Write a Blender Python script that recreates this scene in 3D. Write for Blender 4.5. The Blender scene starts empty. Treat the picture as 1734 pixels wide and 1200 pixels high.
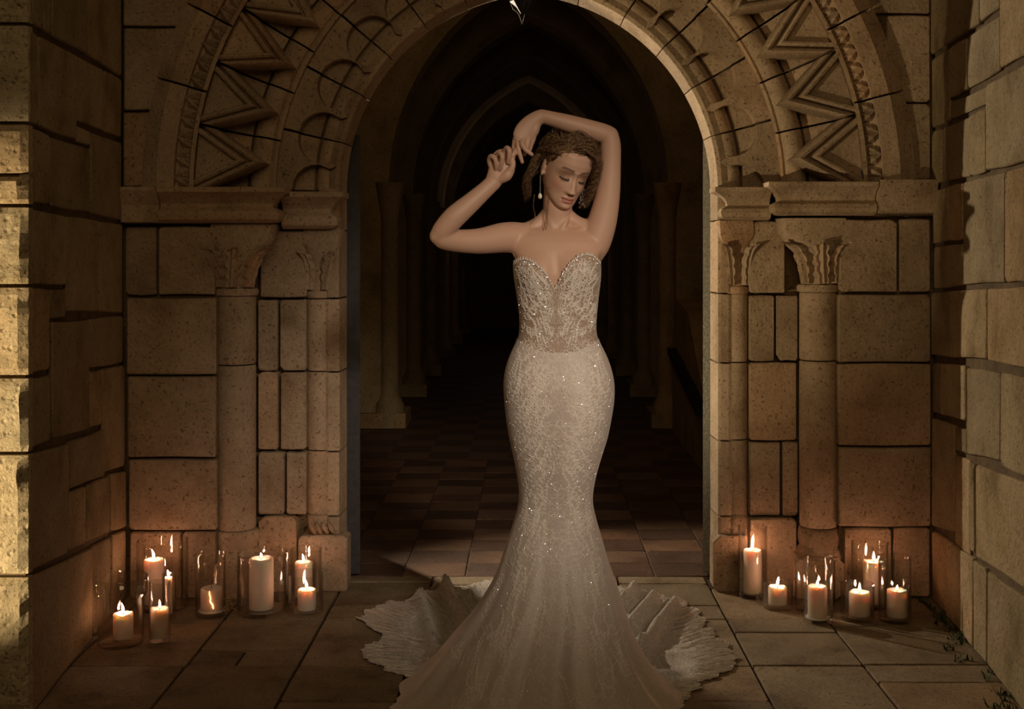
import bpy, bmesh, math, random
import numpy as np
from mathutils import Vector, Matrix, Euler, noise as mnoise

random.seed(11)
rng = np.random.default_rng(5)
scene = bpy.context.scene
col = scene.collection

# ------------------------------------------------------------------ camera, world, lights
F, X0, Y0, H, D = 2100.0, 895.0, 420.0, 1.45, 5.135      # focal length (px), vanishing point, eye height, distance to portal
cam_d = bpy.data.cameras.new('camera')
cam = bpy.data.objects.new('camera', cam_d); col.objects.link(cam)
cam_d.sensor_width = 36; cam_d.lens = F / 1734 * 36
cam_d.shift_x = (867 - X0) / 1734
cam_d.shift_y = (Y0 - 600) / 1734
cam.location = (0, -D, H); cam.rotation_euler = (math.pi / 2, 0, 0)
cam_d.clip_start = 0.05; cam_d.clip_end = 200
scene.camera = cam

world = bpy.data.worlds.new('night'); scene.world = world; world.use_nodes = True
world.node_tree.nodes['Background'].inputs[0].default_value = (0.95, 0.60, 0.30, 1)
world.node_tree.nodes['Background'].inputs[1].default_value = 0.014

def light(name, kind, loc, energy, color, target=None, **kw):
    d = bpy.data.lights.new(name, kind); d.energy = energy; d.color = color
    for k, v in kw.items(): setattr(d, k, v)
    o = bpy.data.objects.new(name, d); col.objects.link(o); o.location = loc
    if target is not None:
        o.rotation_euler = (Vector(target) - Vector(loc)).to_track_quat('-Z', 'Y').to_euler()
    return o

# lamp standing in the passage behind the left door jamb
light('passage_lamp', 'SPOT', (-1.6, 1.97, 2.0), 330, (1.0, 0.84, 0.62), (0.9, -0.6, 1.1), shadow_soft_size=0.03, spot_size=math.radians(80), spot_blend=0.5)
# weak unseen fill, added to bring out the dark vault and ribs
light('added_vault_fill', 'POINT', (0.0, 3.1, 3.5), 4, (1.0, 0.70, 0.40), shadow_soft_size=0.15)
light('added_deep_fill', 'POINT', (0.0, 11.5, 2.2), 1.6, (1.0, 0.72, 0.58), shadow_soft_size=0.3)  # second added fill, lifting the blacks deep in the passage
# photographer's soft lamp, front right and high, on the bride
light('key_lamp', 'SPOT', (1.55, -5.6, 2.9), 520, (1.0, 0.84, 0.69), (0.12, -1.1, 1.12), shadow_soft_size=0.25, spot_size=math.radians(22), spot_blend=1.0)
# dim wide lamp by the camera for the masonry
light('fill_lamp', 'AREA', (-0.2, -5.6, 3.7), 30, (1.0, 0.71, 0.38), (0, 0, 1.3), shape='SQUARE', size=2.0)
# uplight at the foot of the left pier
light('pier_uplight', 'SPOT', (-2.9, -2.45, 0.3), 330, (1.0, 0.78, 0.46), (-1.95, -1.32, 0.84), shadow_soft_size=0.03, spot_size=math.radians(50), spot_blend=0.5)

vs = scene.view_settings
vs.view_transform = 'Standard'; vs.look = 'None'; vs.gamma = 1.0; vs.exposure = 0.0; vs.use_curve_mapping = False
try: scene.cycles.use_denoising = True; scene.cycles.transparent_max_bounces = 28; scene.cycles.max_bounces = 7; scene.cycles.diffuse_bounces = 3; scene.cycles.glossy_bounces = 3
except Exception: pass

# ------------------------------------------------------------------ helpers
def wp(px, py, Y):
    d = D + Y
    return Vector(((px - X0) * d / F, Y, H - (py - Y0) * d / F))
def fl(px, py):
    d = F * H / (py - Y0)
    return Vector(((px - X0) * d / F, d - D, 0))

def mesh_obj(name, verts, faces, mat, parent=None, smooth=False, recalc=True):
    me = bpy.data.meshes.new(name)
    me.from_pydata([tuple(v) for v in verts], [], faces)
    if recalc:
        bm = bmesh.new(); bm.from_mesh(me)
        bmesh.ops.recalc_face_normals(bm, faces=bm.faces)
        bm.to_mesh(me); bm.free()
    if smooth: me.polygons.foreach_set('use_smooth', [True] * len(me.polygons))
    if mat is not None: me.materials.append(mat)
    o = bpy.data.objects.new(name, me); col.objects.link(o)
    if parent is not None: o.parent = parent
    return o

class MB:
    """collects geometry of one mesh"""
    def __init__(s): s.v = []; s.f = []
    def add(s, v, f):
        b = len(s.v); s.v += [tuple(p) for p in v]; s.f += [tuple(i + b for i in q) for q in f]
    def box(s, x0, x1, y0, y1, z0, z1):
        v = [(x, y, z) for z in (z0, z1) for y in (y0, y1) for x in (x0, x1)]
        s.add(v, [(0, 2, 3, 1), (4, 5, 7, 6), (0, 1, 5, 4), (2, 6, 7, 3), (0, 4, 6, 2), (1, 3, 7, 5)])
    def loft(s, rings, closed=True, cap=True):
        n = len(rings[0]); b = len(s.v)
        for r in rings: s.v += [tuple(p) for p in r]
        for i in range(len(rings) - 1):
            for j in range(n if closed else n - 1):
                k = (j + 1) % n
                s.f.append((b + i * n + j, b + i * n + k, b + (i + 1) * n + k, b + (i + 1) * n + j))
        if cap:
            s.f.append(tuple(b + j for j in range(n))[::-1])
            s.f.append(tuple(b + (len(rings) - 1) * n + j for j in range(n)))
    def lathe(s, prof, n=24, c=(0, 0, 0), cap=True):
        s.loft([[(c[0] + r * math.cos(2 * math.pi * j / n), c[1] + r * math.sin(2 * math.pi * j / n), c[2] + z) for j in range(n)] for r, z in prof], cap=cap)
    def tube(s, pts, rad, n=6, flat=1.0):
        pts = [Vector(p) for p in pts]
        rings = []; up = None
        for i, p in enumerate(pts):
            t = (pts[min(i + 1, len(pts) - 1)] - pts[max(i - 1, 0)])
            t = t.normalized() if t.length > 1e-9 else Vector((0, 0, 1))
            if up is None:
                up = Vector((0, 1, 0)) if abs(t.y) < .9 else Vector((1, 0, 0))
            a = (up - t * up.dot(t))
            a = a.normalized() if a.length > 1e-6 else t.orthogonal().normalized()
            up = a; b = t.cross(a)
            r = rad[i] if hasattr(rad, '__len__') else rad
            rx, ry = r if hasattr(r, '__len__') else (r * flat, r)
            rings.append([p + a * (math.cos(2 * math.pi * j / n) * rx) + b * (math.sin(2 * math.pi * j / n) * ry) for j in range(n)])
        s.loft(rings)
    def build(s, name, mat, parent=None, smooth=False, recalc=True):
        return mesh_obj(name, s.v, s.f, mat, parent, smooth, recalc)

def tag(o, label=None, cat=None, group=None, kind=None):
    if label: o['label'] = label
    if cat: o['category'] = cat
    if group: o['group'] = group
    if kind: o['kind'] = kind
    return o
def empty(name, loc=(0, 0, 0)):
    o = bpy.data.objects.new(name, None); col.objects.link(o); o.location = loc; o.empty_display_size = 0.1
    return o
def shade_auto(o, deg=40):
    me = o.data
    me.polygons.foreach_set('use_smooth', [True] * len(me.polygons))
    bm = bmesh.new(); bm.from_mesh(me)
    for e in bm.edges:
        if len(e.link_faces) == 2 and e.calc_face_angle(0) > math.radians(deg): e.smooth = False
    bm.to_mesh(me); bm.free()
    return o

# ------------------------------------------------------------------ materials
def nt(name):
    m = bpy.data.materials.new(name); m.use_nodes = True
    t = m.node_tree; b = t.nodes['Principled BSDF']
    return m, t, b
def N(t, kind, **kw):
    n = t.nodes.new(kind)
    for k, v in kw.items():
        if k in n.inputs.keys() if isinstance(k, str) else False: n.inputs[k].default_value = v
        else: setattr(n, k, v)
    return n
def ramp(t, stops):
    r = t.nodes.new('ShaderNodeValToRGB'); e = r.color_ramp.elements
    while len(e) < len(stops): e.new(0.5)
    for i, (p, c) in enumerate(stops):
        e[i].position = p; e[i].color = (*c, 1) if len(c) == 3 else c
    return r
def stone_mat(name, c1, c2, c3, bump=0.35, rnd=0.35, rough=0.92, sc=1.0, pits=0.5):
    m, t, b = nt(name); L = t.links
    g = N(t, 'ShaderNodeNewGeometry'); oi = N(t, 'ShaderNodeObjectInfo')
    add = N(t, 'ShaderNodeVectorMath', operation='ADD'); L.new(g.outputs['Position'], add.inputs[0]); 
    cmb = N(t, 'ShaderNodeCombineXYZ')
    mul = N(t, 'ShaderNodeMath', operation='MULTIPLY'); mul.inputs[1].default_value = 37.0; L.new(oi.outputs['Random'], mul.inputs[0])
    L.new(mul.outputs[0], cmb.inputs[0]); L.new(mul.outputs[0], cmb.inputs[2]); L.new(cmb.outputs[0], add.inputs[1])
    n1 = N(t, 'ShaderNodeTexNoise', Scale=4.0 * sc, Detail=7.0, Roughness=0.62); L.new(add.outputs[0], n1.inputs['Vector'])
    r1 = ramp(t, [(0.30, c3), (0.46, c1), (0.68, c2)]); L.new(n1.outputs['Fac'], r1.inputs[0])
    n2 = N(t, 'ShaderNodeTexNoise', Scale=55.0 * sc, Detail=5.0, Roughness=0.7); L.new(add.outputs[0], n2.inputs['Vector'])
    mr = N(t, 'ShaderNodeMapRange'); mr.inputs['To Min'].default_value = 0.70; mr.inputs['To Max'].default_value = 1.28; L.new(n2.outputs['Fac'], mr.inputs['Value'])
    mr2 = N(t, 'ShaderNodeMapRange'); mr2.inputs['To Min'].default_value = 1 - rnd / 2; mr2.inputs['To Max'].default_value = 1 + rnd / 2; L.new(oi.outputs['Random'], mr2.inputs['Value'])
    mm = N(t, 'ShaderNodeMath', operation='MULTIPLY'); L.new(mr.outputs[0], mm.inputs[0]); L.new(mr2.outputs[0], mm.inputs[1])
    mx = N(t, 'ShaderNodeMix', data_type='RGBA', blend_type='MULTIPLY'); mx.inputs['Factor'].default_value = 1.0
    L.new(r1.outputs[0], mx.inputs[6]); L.new(mm.outputs[0], mx.inputs[7]); L.new(mx.outputs[2], b.inputs['Base Color'])
    sp = N(t, 'ShaderNodeTexNoise', Scale=85.0 * sc, Detail=3.0, Roughness=0.6); L.new(add.outputs[0], sp.inputs['Vector'])
    sr = ramp(t, [(0.31, (0.36, 0.32, 0.28)), (0.42, (1, 1, 1))]); L.new(sp.outputs['Fac'], sr.inputs[0])
    tn = ramp(t, [(0.80, (1, 1, 1)), (0.90, (1.0, 0.93, 0.88)), (1.0, (0.96, 0.84, 0.76))]); L.new(oi.outputs['Random'], tn.inputs[0])
    m2 = N(t, 'ShaderNodeMix', data_type='RGBA', blend_type='MULTIPLY'); m2.inputs['Factor'].default_value = 1.0; L.new(mx.outputs[2], m2.inputs[6]); L.new(sr.outputs[0], m2.inputs[7])
    m3 = N(t, 'ShaderNodeMix', data_type='RGBA', blend_type='MULTIPLY'); m3.inputs['Factor'].default_value = 1.0 if rnd else 0.0; L.new(m2.outputs[2], m3.inputs[6]); L.new(tn.outputs[0], m3.inputs[7]); L.new(m3.outputs[2], b.inputs['Base Color'])
    b.inputs['Roughness'].default_value = rough
    b.inputs['Specular IOR Level'].default_value = 0.25
    v = N(t, 'ShaderNodeTexVoronoi', Scale=38.0 * sc); L.new(add.outputs[0], v.inputs['Vector'])
    pr = N(t, 'ShaderNodeMapRange'); pr.inputs['From Max'].default_value = 0.35; L.new(v.outputs['Distance'], pr.inputs['Value'])
    n3 = N(t, 'ShaderNodeTexNoise', Scale=26.0 * sc, Detail=9.0, Roughness=0.72); L.new(add.outputs[0], n3.inputs['Vector'])
    pm = N(t, 'ShaderNodeMath', operation='MULTIPLY'); pm.inputs[1].default_value = pits * 0.25; L.new(pr.outputs[0], pm.inputs[0])
    s0 = N(t, 'ShaderNodeMath', operation='ADD'); L.new(n3.outputs['Fac'], s0.inputs[0]); L.new(pm.outputs[0], s0.inputs[1])
    sm = N(t, 'ShaderNodeMath', operation='MULTIPLY_ADD'); sm.inputs[1].default_value = 0.12; L.new(sr.outputs[0], sm.inputs[0]); L.new(s0.outputs[0], sm.inputs[2])
    bp = N(t, 'ShaderNodeBump'); bp.inputs['Strength'].default_value = bump; bp.inputs['Distance'].default_value = 0.02; L.new(sm.outputs[0], bp.inputs['Height'])
    L.new(bp.outputs[0], b.inputs['Normal'])
    return m
def plain(name, c, rough=0.6, metal=0.0, bump=0, bscale=60, var=0.0):
    m, t, b = nt(name); L = t.links
    b.inputs['Base Color'].default_value = (*c, 1); b.inputs['Roughness'].default_value = rough; b.inputs['Metallic'].default_value = metal
    g = N(t, 'ShaderNodeTexCoord'); n = N(t, 'ShaderNodeTexNoise', Scale=float(bscale), Detail=5.0); L.new(g.outputs['Object'], n.inputs['Vector'])
    if var:
        r = ramp(t, [(0.3, tuple(x * (1 - var) for x in c)), (0.7, tuple(min(1, x * (1 + var)) for x in c))]); L.new(n.outputs['Fac'], r.inputs[0]); L.new(r.outputs[0], b.inputs['Base Color'])
    if bump:
        bp = N(t, 'ShaderNodeBump'); bp.inputs['Strength'].default_value = bump; bp.inputs['Distance'].default_value = 0.01; L.new(n.outputs['Fac'], bp.inputs['Height']); L.new(bp.outputs[0], b.inputs['Normal'])
    return m

M = {}
M['stone'] = stone_mat('limestone_blocks', (0.43, 0.31, 0.20), (0.55, 0.415, 0.28), (0.27, 0.18, 0.10), bump=0.8)
M['carved'] = stone_mat('limestone_carved', (0.44, 0.32, 0.21), (0.55, 0.415, 0.285), (0.30, 0.205, 0.12), bump=0.6, rnd=0.26)
M['side'] = stone_mat('limestone_side_wall', (0.40, 0.30, 0.165), (0.50, 0.39, 0.24), (0.25, 0.175, 0.085), bump=0.8, rnd=0.4)
M['rough'] = stone_mat('limestone_rock_faced', (0.50, 0.40, 0.25), (0.60, 0.49, 0.32), (0.34, 0.25, 0.13), bump=1.0, rnd=0.3, pits=2.0)
M['mortar'] = stone_mat('old_mortar', (0.16, 0.11, 0.06), (0.21, 0.15, 0.085), (0.10, 0.07, 0.035), bump=0.6, rnd=0)
M['slab'] = stone_mat('paving_limestone', (0.235, 0.172, 0.105), (0.31, 0.235, 0.15), (0.13, 0.088, 0.05), bump=0.4, rnd=0.4, rough=0.72, sc=1.2)
M['joint'] = stone_mat('paving_joint_soil', (0.05, 0.035, 0.02), (0.07, 0.05, 0.03), (0.03, 0.02, 0.012), bump=0.6, rnd=0)
M['passage'] = stone_mat('passage_masonry', (0.36, 0.27, 0.14), (0.44, 0.33, 0.19), (0.24, 0.17, 0.08), bump=0.3, rnd=0.2)
M['tile_a'] = stone_mat('passage_tile_clay', (0.155, 0.092, 0.058), (0.20, 0.12, 0.076), (0.11, 0.062, 0.04), bump=0.2, rnd=0.35, rough=0.6)
M['tile_b'] = stone_mat('passage_tile_dark', (0.095, 0.054, 0.037), (0.125, 0.07, 0.048), (0.065, 0.037, 0.025), bump=0.2, rnd=0.35, rough=0.6)
M['iron'] = plain('dark_iron', (0.035, 0.035, 0.04), 0.5, 0.6, 0.2, 80, 0.3)
M['edge_iron'] = plain('worn_steel_edge', (0.22, 0.22, 0.19), 0.45, 0.5, 0.2, 80, 0.3)
M['door'] = plain('dark_door_board', (0.030, 0.026, 0.028), 0.65, 0, 0.3, 30, 0.3)
M['brass'] = plain('aged_brass', (0.10, 0.08, 0.05), 0.7, 0.6, 0.1, 60, 0.2)
M['moss'] = plain('moss', (0.05, 0.07, 0.02), 0.9, 0, 0.3, 90, 0.4)
M['dried'] = plain('dried_flower', (0.30, 0.20, 0.09), 0.9, 0, 0.3, 90, 0.4)

def glass_mat():
    m = bpy.data.materials.new('clear_glass'); m.use_nodes = True
    t = m.node_tree; L = t.links; t.nodes.remove(t.nodes['Principled BSDF']); out = t.nodes['Material Output']
    tr = N(t, 'ShaderNodeBsdfTransparent')
    gl = N(t, 'ShaderNodeBsdfGlossy'); gl.inputs['Roughness'].default_value = 0.03
    lw = N(t, 'ShaderNodeLayerWeight'); lw.inputs[0].default_value = .5
    pw = N(t, 'ShaderNodeMath', operation='POWER'); pw.inputs[1].default_value = 2.6; L.new(lw.outputs['Facing'], pw.inputs[0])
    tc = ramp(t, [(0.55, (0.975, 0.965, 0.945)), (0.86, (0.80, 0.77, 0.71)), (1.0, (0.42, 0.37, 0.30))]); L.new(lw.outputs['Facing'], tc.inputs[0]); L.new(tc.outputs[0], tr.inputs[0])
    fr = N(t, 'ShaderNodeMath', operation='MULTIPLY_ADD'); fr.inputs[1].default_value = 0.92; fr.inputs[2].default_value = 0.055; L.new(pw.outputs[0], fr.inputs[0])
    mx = N(t, 'ShaderNodeMixShader'); L.new(fr.outputs[0], mx.inputs[0]); L.new(tr.outputs[0], mx.inputs[1]); L.new(gl.outputs[0], mx.inputs[2]); L.new(mx.outputs[0], out.inputs[0])
    return m
M['glass'] = glass_mat()
def wax_mat(name, c, sss=0.035):
    m, t, b = nt(name)
    g = N(t, 'ShaderNodeTexCoord'); n = N(t, 'ShaderNodeTexNoise', Scale=25.0, Detail=3.0); t.links.new(g.outputs['Object'], n.inputs['Vector'])
    r = ramp(t, [(0.3, tuple(x * .93 for x in c)), (0.7, c)]); t.links.new(n.outputs['Fac'], r.inputs[0]); t.links.new(r.outputs[0], b.inputs['Base Color'])
    b.inputs['Roughness'].default_value = 0.45
    b.inputs['Subsurface Weight'].default_value = 0.85; b.inputs['Subsurface Radius'].default_value = (1.0, 0.62, 0.42); b.inputs['Subsurface Scale'].default_value = sss
    return m
M['wax'] = wax_mat('candle_wax', (0.86, 0.76, 0.66))
M['wick'] = plain('charred_wick', (0.02, 0.015, 0.01), 0.9)
def flame_mat(name, c, s):
    m = bpy.data.materials.new(name); m.use_nodes = True
    t = m.node_tree; t.nodes.remove(t.nodes['Principled BSDF'])
    e = N(t, 'ShaderNodeEmission'); e.inputs[0].default_value = (*c, 1); e.inputs[1].default_value = s
    g = N(t, 'ShaderNodeTexCoord')      # hot core low in the flame, dimmer tip
    sx = N(t, 'ShaderNodeSeparateXYZ'); t.links.new(g.outputs['Generated'], sx.inputs[0])
    mr = N(t, 'ShaderNodeMapRange'); mr.inputs['To Min'].default_value = s * 1.25; mr.inputs['To Max'].default_value = s * 0.7
    t.links.new(sx.outputs[2], mr.inputs['Value']); t.links.new(mr.outputs[0], e.inputs[1])
    t.links.new(e.outputs[0], t.nodes['Material Output'].inputs[0])
    return m
M['flame'] = flame_mat('candle_flame', (1.0, 0.49, 0.31), 150)

# ------------------------------------------------------------------ stones
def stone_poly(name, pts, P, n, back, proud, ch, mat, parent):
    """pts: outline in a plane (list of 2D); P maps 2D to 3D; n: outward normal"""
    pts = [Vector(p) for p in pts]; c = sum(pts, Vector((0, 0))) / len(pts); n = Vector(n)
    inn = [p + (c - p).normalized() * ch * 1.4 for p in pts]
    rings = [[P(p) - n * back for p in pts], [P(p) + n * (proud - ch) for p in pts],
             [P(p) + n * (proud + random.uniform(-.0015, .0015)) for p in inn]]
    m = len(pts); v = sum(rings, []); f = []
    for i in range(2):
        for j in range(m):
            k = (j + 1) % m
            f.append((i * m + j, i * m + k, (i + 1) * m + k, (i + 1) * m + j))
    f.append(tuple(2 * m + j for j in range(m)))
    f.append(tuple(range(m))[::-1])
    return mesh_obj(name, v, f, mat, parent)
def worn(quad, gap, cut=0.009, jit=0.004):
    """irregular ten-sided outline from four corners TL TR BR BL (2D, metres)"""
    q = [Vector(p) for p in quad]; c = sum(q, Vector((0, 0))) / 4; out = []
    w = min((q[1] - q[0]).length, (q[3] - q[0]).length)
    cut = min(cut, w * .2); gap = min(gap, w * .12)
    q2 = []
    for i in range(4):
        a = (q[i - 1] - q[i]).normalized(); b = (q[(i + 1) % 4] - q[i]).normalized()
        q2.append(q[i] + (a + b) * gap)
    for i in range(4):
        p, pr, nx = q2[i], q2[i - 1], q2[(i + 1) % 4]
        k = cut * random.uniform(.5, 1.5)
        if random.random() < .12: k *= 2.2
        out.append(p + (pr - p).normalized() * k * random.uniform(.6, 1.3)); out.append(p + (nx - p).normalized() * k * random.uniform(.6, 1.3))
        if i in (0, 2):
            mid = (p + nx) / 2; out.append(mid + Vector((random.uniform(-jit, jit), random.uniform(-jit, jit))))
    return out
def rect_stone(x0, x1, y0, y1, Y, parent, mat='stone', back=.05, gap=.004, name='stone', proud=None, cut=.007):
    """front-facing block given by its place on the plane at depth Y"""
    a, b = wp(x0, y0, Y), wp(x1, y1, Y)
    pts = worn([(a.x, a.z), (b.x, a.z), (b.x, b.z), (a.x, b.z)], gap, cut)
    return stone_poly(name, pts, lambda p: Vector((p.x, Y, p.y)), (0, -1, 0), back, random.uniform(.000, .007) if proud is None else proud, .0042, M[mat], parent)

# ------------------------------------------------------------------ portal wall
SP = H + 100 / 409.0            # spring height
CX = 30 / 409.0                 # the arch is slightly pointed: the two centres lie apart
def RM(r, Y): return r * (D + Y) / F
def apt(s, r, th, Y):           # s=-1 left arc, +1 right arc; r in metres
    return Vector((-s * CX + s * r * math.cos(th), Y, SP + r * math.sin(th)))
def thmax(r): return math.acos(min(1, CX / r))
def sweep(mb, s, th0, th1, prof, n=5):
    rings = []
    for i in range(n + 1):
        th = th0 + (th1 - th0) * i / n
        rings.append([apt(s, RM(r, Y), th, Y) for r, Y in prof])
    mb.loft(rings)
def xm(s, r, Y): return s * (RM(r, Y) - CX)      # the same ring carried straight down as a jamb

wall_back = MB()
for s in (-1, 1):
    th = thmax(RM(372, .2))
    sweep(wall_back, s, 0, th, [(356, .20), (356, .33), (1080, .33), (1080, .20)], 16)
    sweep(wall_back, s, 0, th, [(655, .03), (655, .21), (1080, .21), (1080, .03)], 16)
    a, b = sorted((xm(s, 356, .2), s * 2.3)); wall_back.box(a, b, .17, .33, -.05, SP + .001)
    a, b = sorted((s * 1.292, s * 2.3)); wall_back.box(a, b, .03, .18, -.05, SP + .001)
wall_back = wall_back.build('wall_back', M['mortar'])
tag(wall_back, 'carved limestone portal wall around the dark pointed archway', None, None, 'structure')

def R(x0, x1, y0, y1, Y, p=None, mat='stone', **k): return rect_stone(x0, x1, y0, y1, Y, p or wall_back, mat, **k)
# outer wall courses, left and right of the arch
for q in [(211, 266, 383, 500), (267, 365, 383, 500), (213, 367, 503, 635), (215, 367, 636, 775), (217, 369, 777, 898), (219, 308, 899, 1014), (308, 367, 899, 1014),
          (207, 335, -70, 45), (208, 310, 46, 188), (208, 262, 189, 317),
          (1420, 1520, 370, 495), (1521, 1577, 370, 495), (1418, 1577, 497, 614), (1418, 1578, 615, 755), (1419, 1578, 756, 892), (1428, 1511, 893, 1014), (1512, 1576, 893, 1012),
          (1470, 1576, -80, 24), (1500, 1576, 26, 174), (1524, 1576, 175, 305)]:
    R(*q, 0.0, back=.04)
for q in [(200, 440, -230, -71), (1440, 1576, -230, -82), (200, 440, -400, -231), (441, 680, -400, -250), (681, 900, -400, -250), (901, 1120, -400, -250), (1121, 1330, -400, -250), (1331, 1576, -400, -231)]:
    R(*q, 0.02, back=.04)
# second order of the jambs
P1 = .12
for q in [(436, 472, 506, 628), (473, 520, 506, 628), (436, 472, 629, 762), (474, 520, 629, 762), (436, 483, 764, 872), (484, 520, 764, 872), (440, 521, 389, 504),
          (1268, 1312, 499, 612), (1313, 1352, 499, 612), (1268, 1350, 613, 746), (1268, 1322, 747, 874), (1323, 1352, 747, 874), (1268, 1330, 374, 497)]:
    R(*q, P1, back=.06)
# jamb plinths
for q in [(436, 503, 874, 1003), (503, 590, 905, 1003), (1206, 1268, 905, 1004), (1268, 1350, 876, 1004)]:
    R(*q, .10, back=.10, cut=.018)

# ---- jamb edge with chamfer, and roll shafts, built block by block
def jamb_edge(s, y0, y1):
    mb = MB(); z0, z1 = wp(0, y1, .2).z, wp(0, y0, .2).z
    g = .004
    prof = [(350 + random.uniform(-1, 1), .135), (336, .30), (336, .345), (366, .345), (384, .18), (384, .15), (368, .13), (355, .13)]
    mb.loft([[(xm(s, r, Y), Y, z) for r, Y in prof] for z in (z0 + g, z0 + g + .006, z1 - g - .006, z1 - g)])
    return mb.build('jamb_stone', M['carved'], wall_back)
for s, ys in ((-1, (319, 390, 504, 627, 760, 868, 1004)), (1, (319, 374, 496, 612, 742, 868, 1006))):
    for a, b in zip(ys, ys[1:]): jamb_edge(s, a, b)
def drum(cx, r, y0, y1, Y, name='column_drum', n=20, parent=None):
    c = wp(cx, y0, Y); rr = r * (D + Y) / F; z1, z0 = c.z, wp(cx, y1, Y).z
    mb = MB(); g = .003
    mb.lathe([(rr * .965, z0 + g), (rr, z0 + g + .007), (rr * random.uniform(.992, 1.006), (z0 + z1) / 2), (rr, z1 - g - .007), (rr * .965, z1 - g)], n, (c.x, Y, 0))
    return shade_auto(mb.build(name, M['carved'], parent or wall_back), 35)
for a, b in ((505, 627), (627, 760), (760, 868)): drum(541, 20.5, a, b, .175)
for a, b in ((497, 612), (612, 742), (742, 874)): drum(1247, 18.5, a, b, .175)
for a, b in ((500, 616), (616, 894)): drum(400, 33, a, b, .085, n=28)
for a, b in ((494, 609), (609, 890)): drum(1386, 32, a, b, .085, n=28)

# ---- capitals
def capital(cx0, cx1, r0, ytop, ybot, Y, wtop, s, leaves, dtop=.10):
    """bell flaring from a round neck to a square head; s tells which way the head leans"""
    sc = (D + Y) / F; root = MB(); n = 24; rings = []
    def ring(py, cx, r, sq, dr):
        c = wp(cx, py, Y); out = []
        for j in range(n):
            a = 2 * math.pi * j / n; co, si = math.cos(a), math.sin(a)
            k = (abs(co) ** (2 + 6 * sq) + abs(si) ** (2 + 6 * sq)) ** (-1 / (2 + 6 * sq))
            out.append((c.x + r * sc * k * co, c.y + min(r * sc, dr) * k * si, c.z))
        return out
    hgt = ybot - ytop
    rows = [(1.0, r0 * .95, 0), (.985, r0 * 1.14, 0), (.93, r0 * 1.18, 0), (.895, r0 * 1.1, 0), (.88, r0 * .92, 0), (.65, r0 * .98, .05), (.45, r0 * 1.12, .15), (.30, wtop * .86, .4), (.20, wtop * .98, .8), (.18, wtop * .97, .9), (.02, wtop, 1), (0, wtop * .98, 1)]
    def rowat(f):
        for (f1, a1, s1), (f0, a0, s0) in zip(rows, rows[1:]):
            if f0 <= f <= f1:
                k = (f1 - f) / max(1e-6, f1 - f0); return a1 + (a0 - a1) * k
        return wtop
    def cxa(f): return cx0 + (cx1 - cx0) * (1 - f) ** 1.3
    for f, r, sq in rows: rings.append(ring(ytop + hgt * f, cxa(f), r, sq, .085 + (dtop - .085) * (1 - f)))
    root.loft(rings)
    o = shade_auto(root.build('capital', M['carved'], wall_back), 40)
    for phi, wid in leaves:
        mb = MB(); rr = []; NL = 13
        for i in range(NL):
            t = i / (NL - 1); f = .87 - .62 * t
            lob = wid * (0.50 + .50 * math.sin(math.pi * min(1, .12 + t * .95))) * (1 - .30 * (i % 3 == 2)) * (1.0 if t < .9 else .55)
            row = []
            for w in (-1, -.66, -.33, 0, .33, .66, 1):
                aa = -math.pi / 2 + phi + w * lob
                e = 2 + 6 * float(np.interp(f, [.2, .3, .45, .65], [.8, .4, .15, .05])); kk = (abs(math.cos(aa)) ** e + abs(math.sin(aa)) ** e) ** (-1 / e)
                base = rowat(f) * sc * kk
                h = .019 + .022 * t ** 2 + (.009 if w == 0 else 0) - (.006 if abs(w) == .33 else 0) + (.004 if abs(w) == .66 else 0) - (.020 if abs(w) == 1 else 0)
                zc = wp(cxa(f), ytop + hgt * f, Y)
                row.append((zc.x + (base + h) * math.cos(aa), zc.y + (min(base, .085 + (dtop - .085) * (1 - f)) + h) * math.sin(aa), zc.z - (.020 * max(0, t - .8) / .2)))
            rr.append(row)
        mb.loft(rr, closed=False, cap=False)
        mb.build('acanthus_leaf', M['carved'], o, False)
    return o
capital(400, 417, 32, 380, 501, .085, 55, -1, [(-.85, .40), (-.05, .40), (.80, .42)])
capital(1386, 1372, 31, 370, 495, .085, 56, 1, [(-.80, .42), (.05, .40), (.85, .40)])
capital(541, 549, 19, 388, 505, .175, 33, -1, [(-.7, .4), (.5, .45)], dtop=.07)
capital(1247, 1243, 18, 374, 498, .175, 31, 1, [(-.5, .45), (.7, .4)], dtop=.07)

# ---- imposts
def impost(xa, xb, ytop, ybot, Y, prof, endside, name='impost'):
    """moulded block; prof = [(projection, fraction of height)]; the free end returns with the same profile"""
    a, b = wp(xa, ytop, Y), wp(xb, ybot, Y); rings = []
    for p, f in prof:
        z = b.z + (a.z - b.z) * f; x0, x1 = a.x, b.x
        if endside in (1, 2): x1 = b.x - .10 + p
        if endside in (-1, 2): x0 = a.x + .10 - p
        rings.append([(x0, Y + .06, z), (x1, Y + .06, z), (x1, Y - p, z), (x0, Y - p, z)])
    mb = MB(); mb.loft(rings); return shade_auto(mb.build(name, M['carved'], wall_back), 25)
prof_i = [(.02, 0), (.045, .02), (.066, .10), (.072, .22), (.066, .34), (.052, .40), (.040, .44), (.042, .55), (.056, .68), (.082, .80), (.10, .86), (.10, .985), (.095, 1)]
impost(212, 276, 318, 378, .0, [(p * .8, f) for p, f in prof_i[:1]] + [(.06, .03), (.062, .5), (.10, .9), (.098, 1)], 0)
impost(277, 490, 318, 378, .0, prof_i, 1)
impost(482, 587, 326, 388, .11, prof_i, 1)
impost(1294, 1477, 309, 365, .0, prof_i, -1)
impost(1479, 1576, 306, 362, .0, [(.03, 0), (.06, .03), (.075, .5), (.10, .9), (.098, 1)], 0)
impost(1205, 1300, 318, 373, .11, prof_i, -1)

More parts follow.
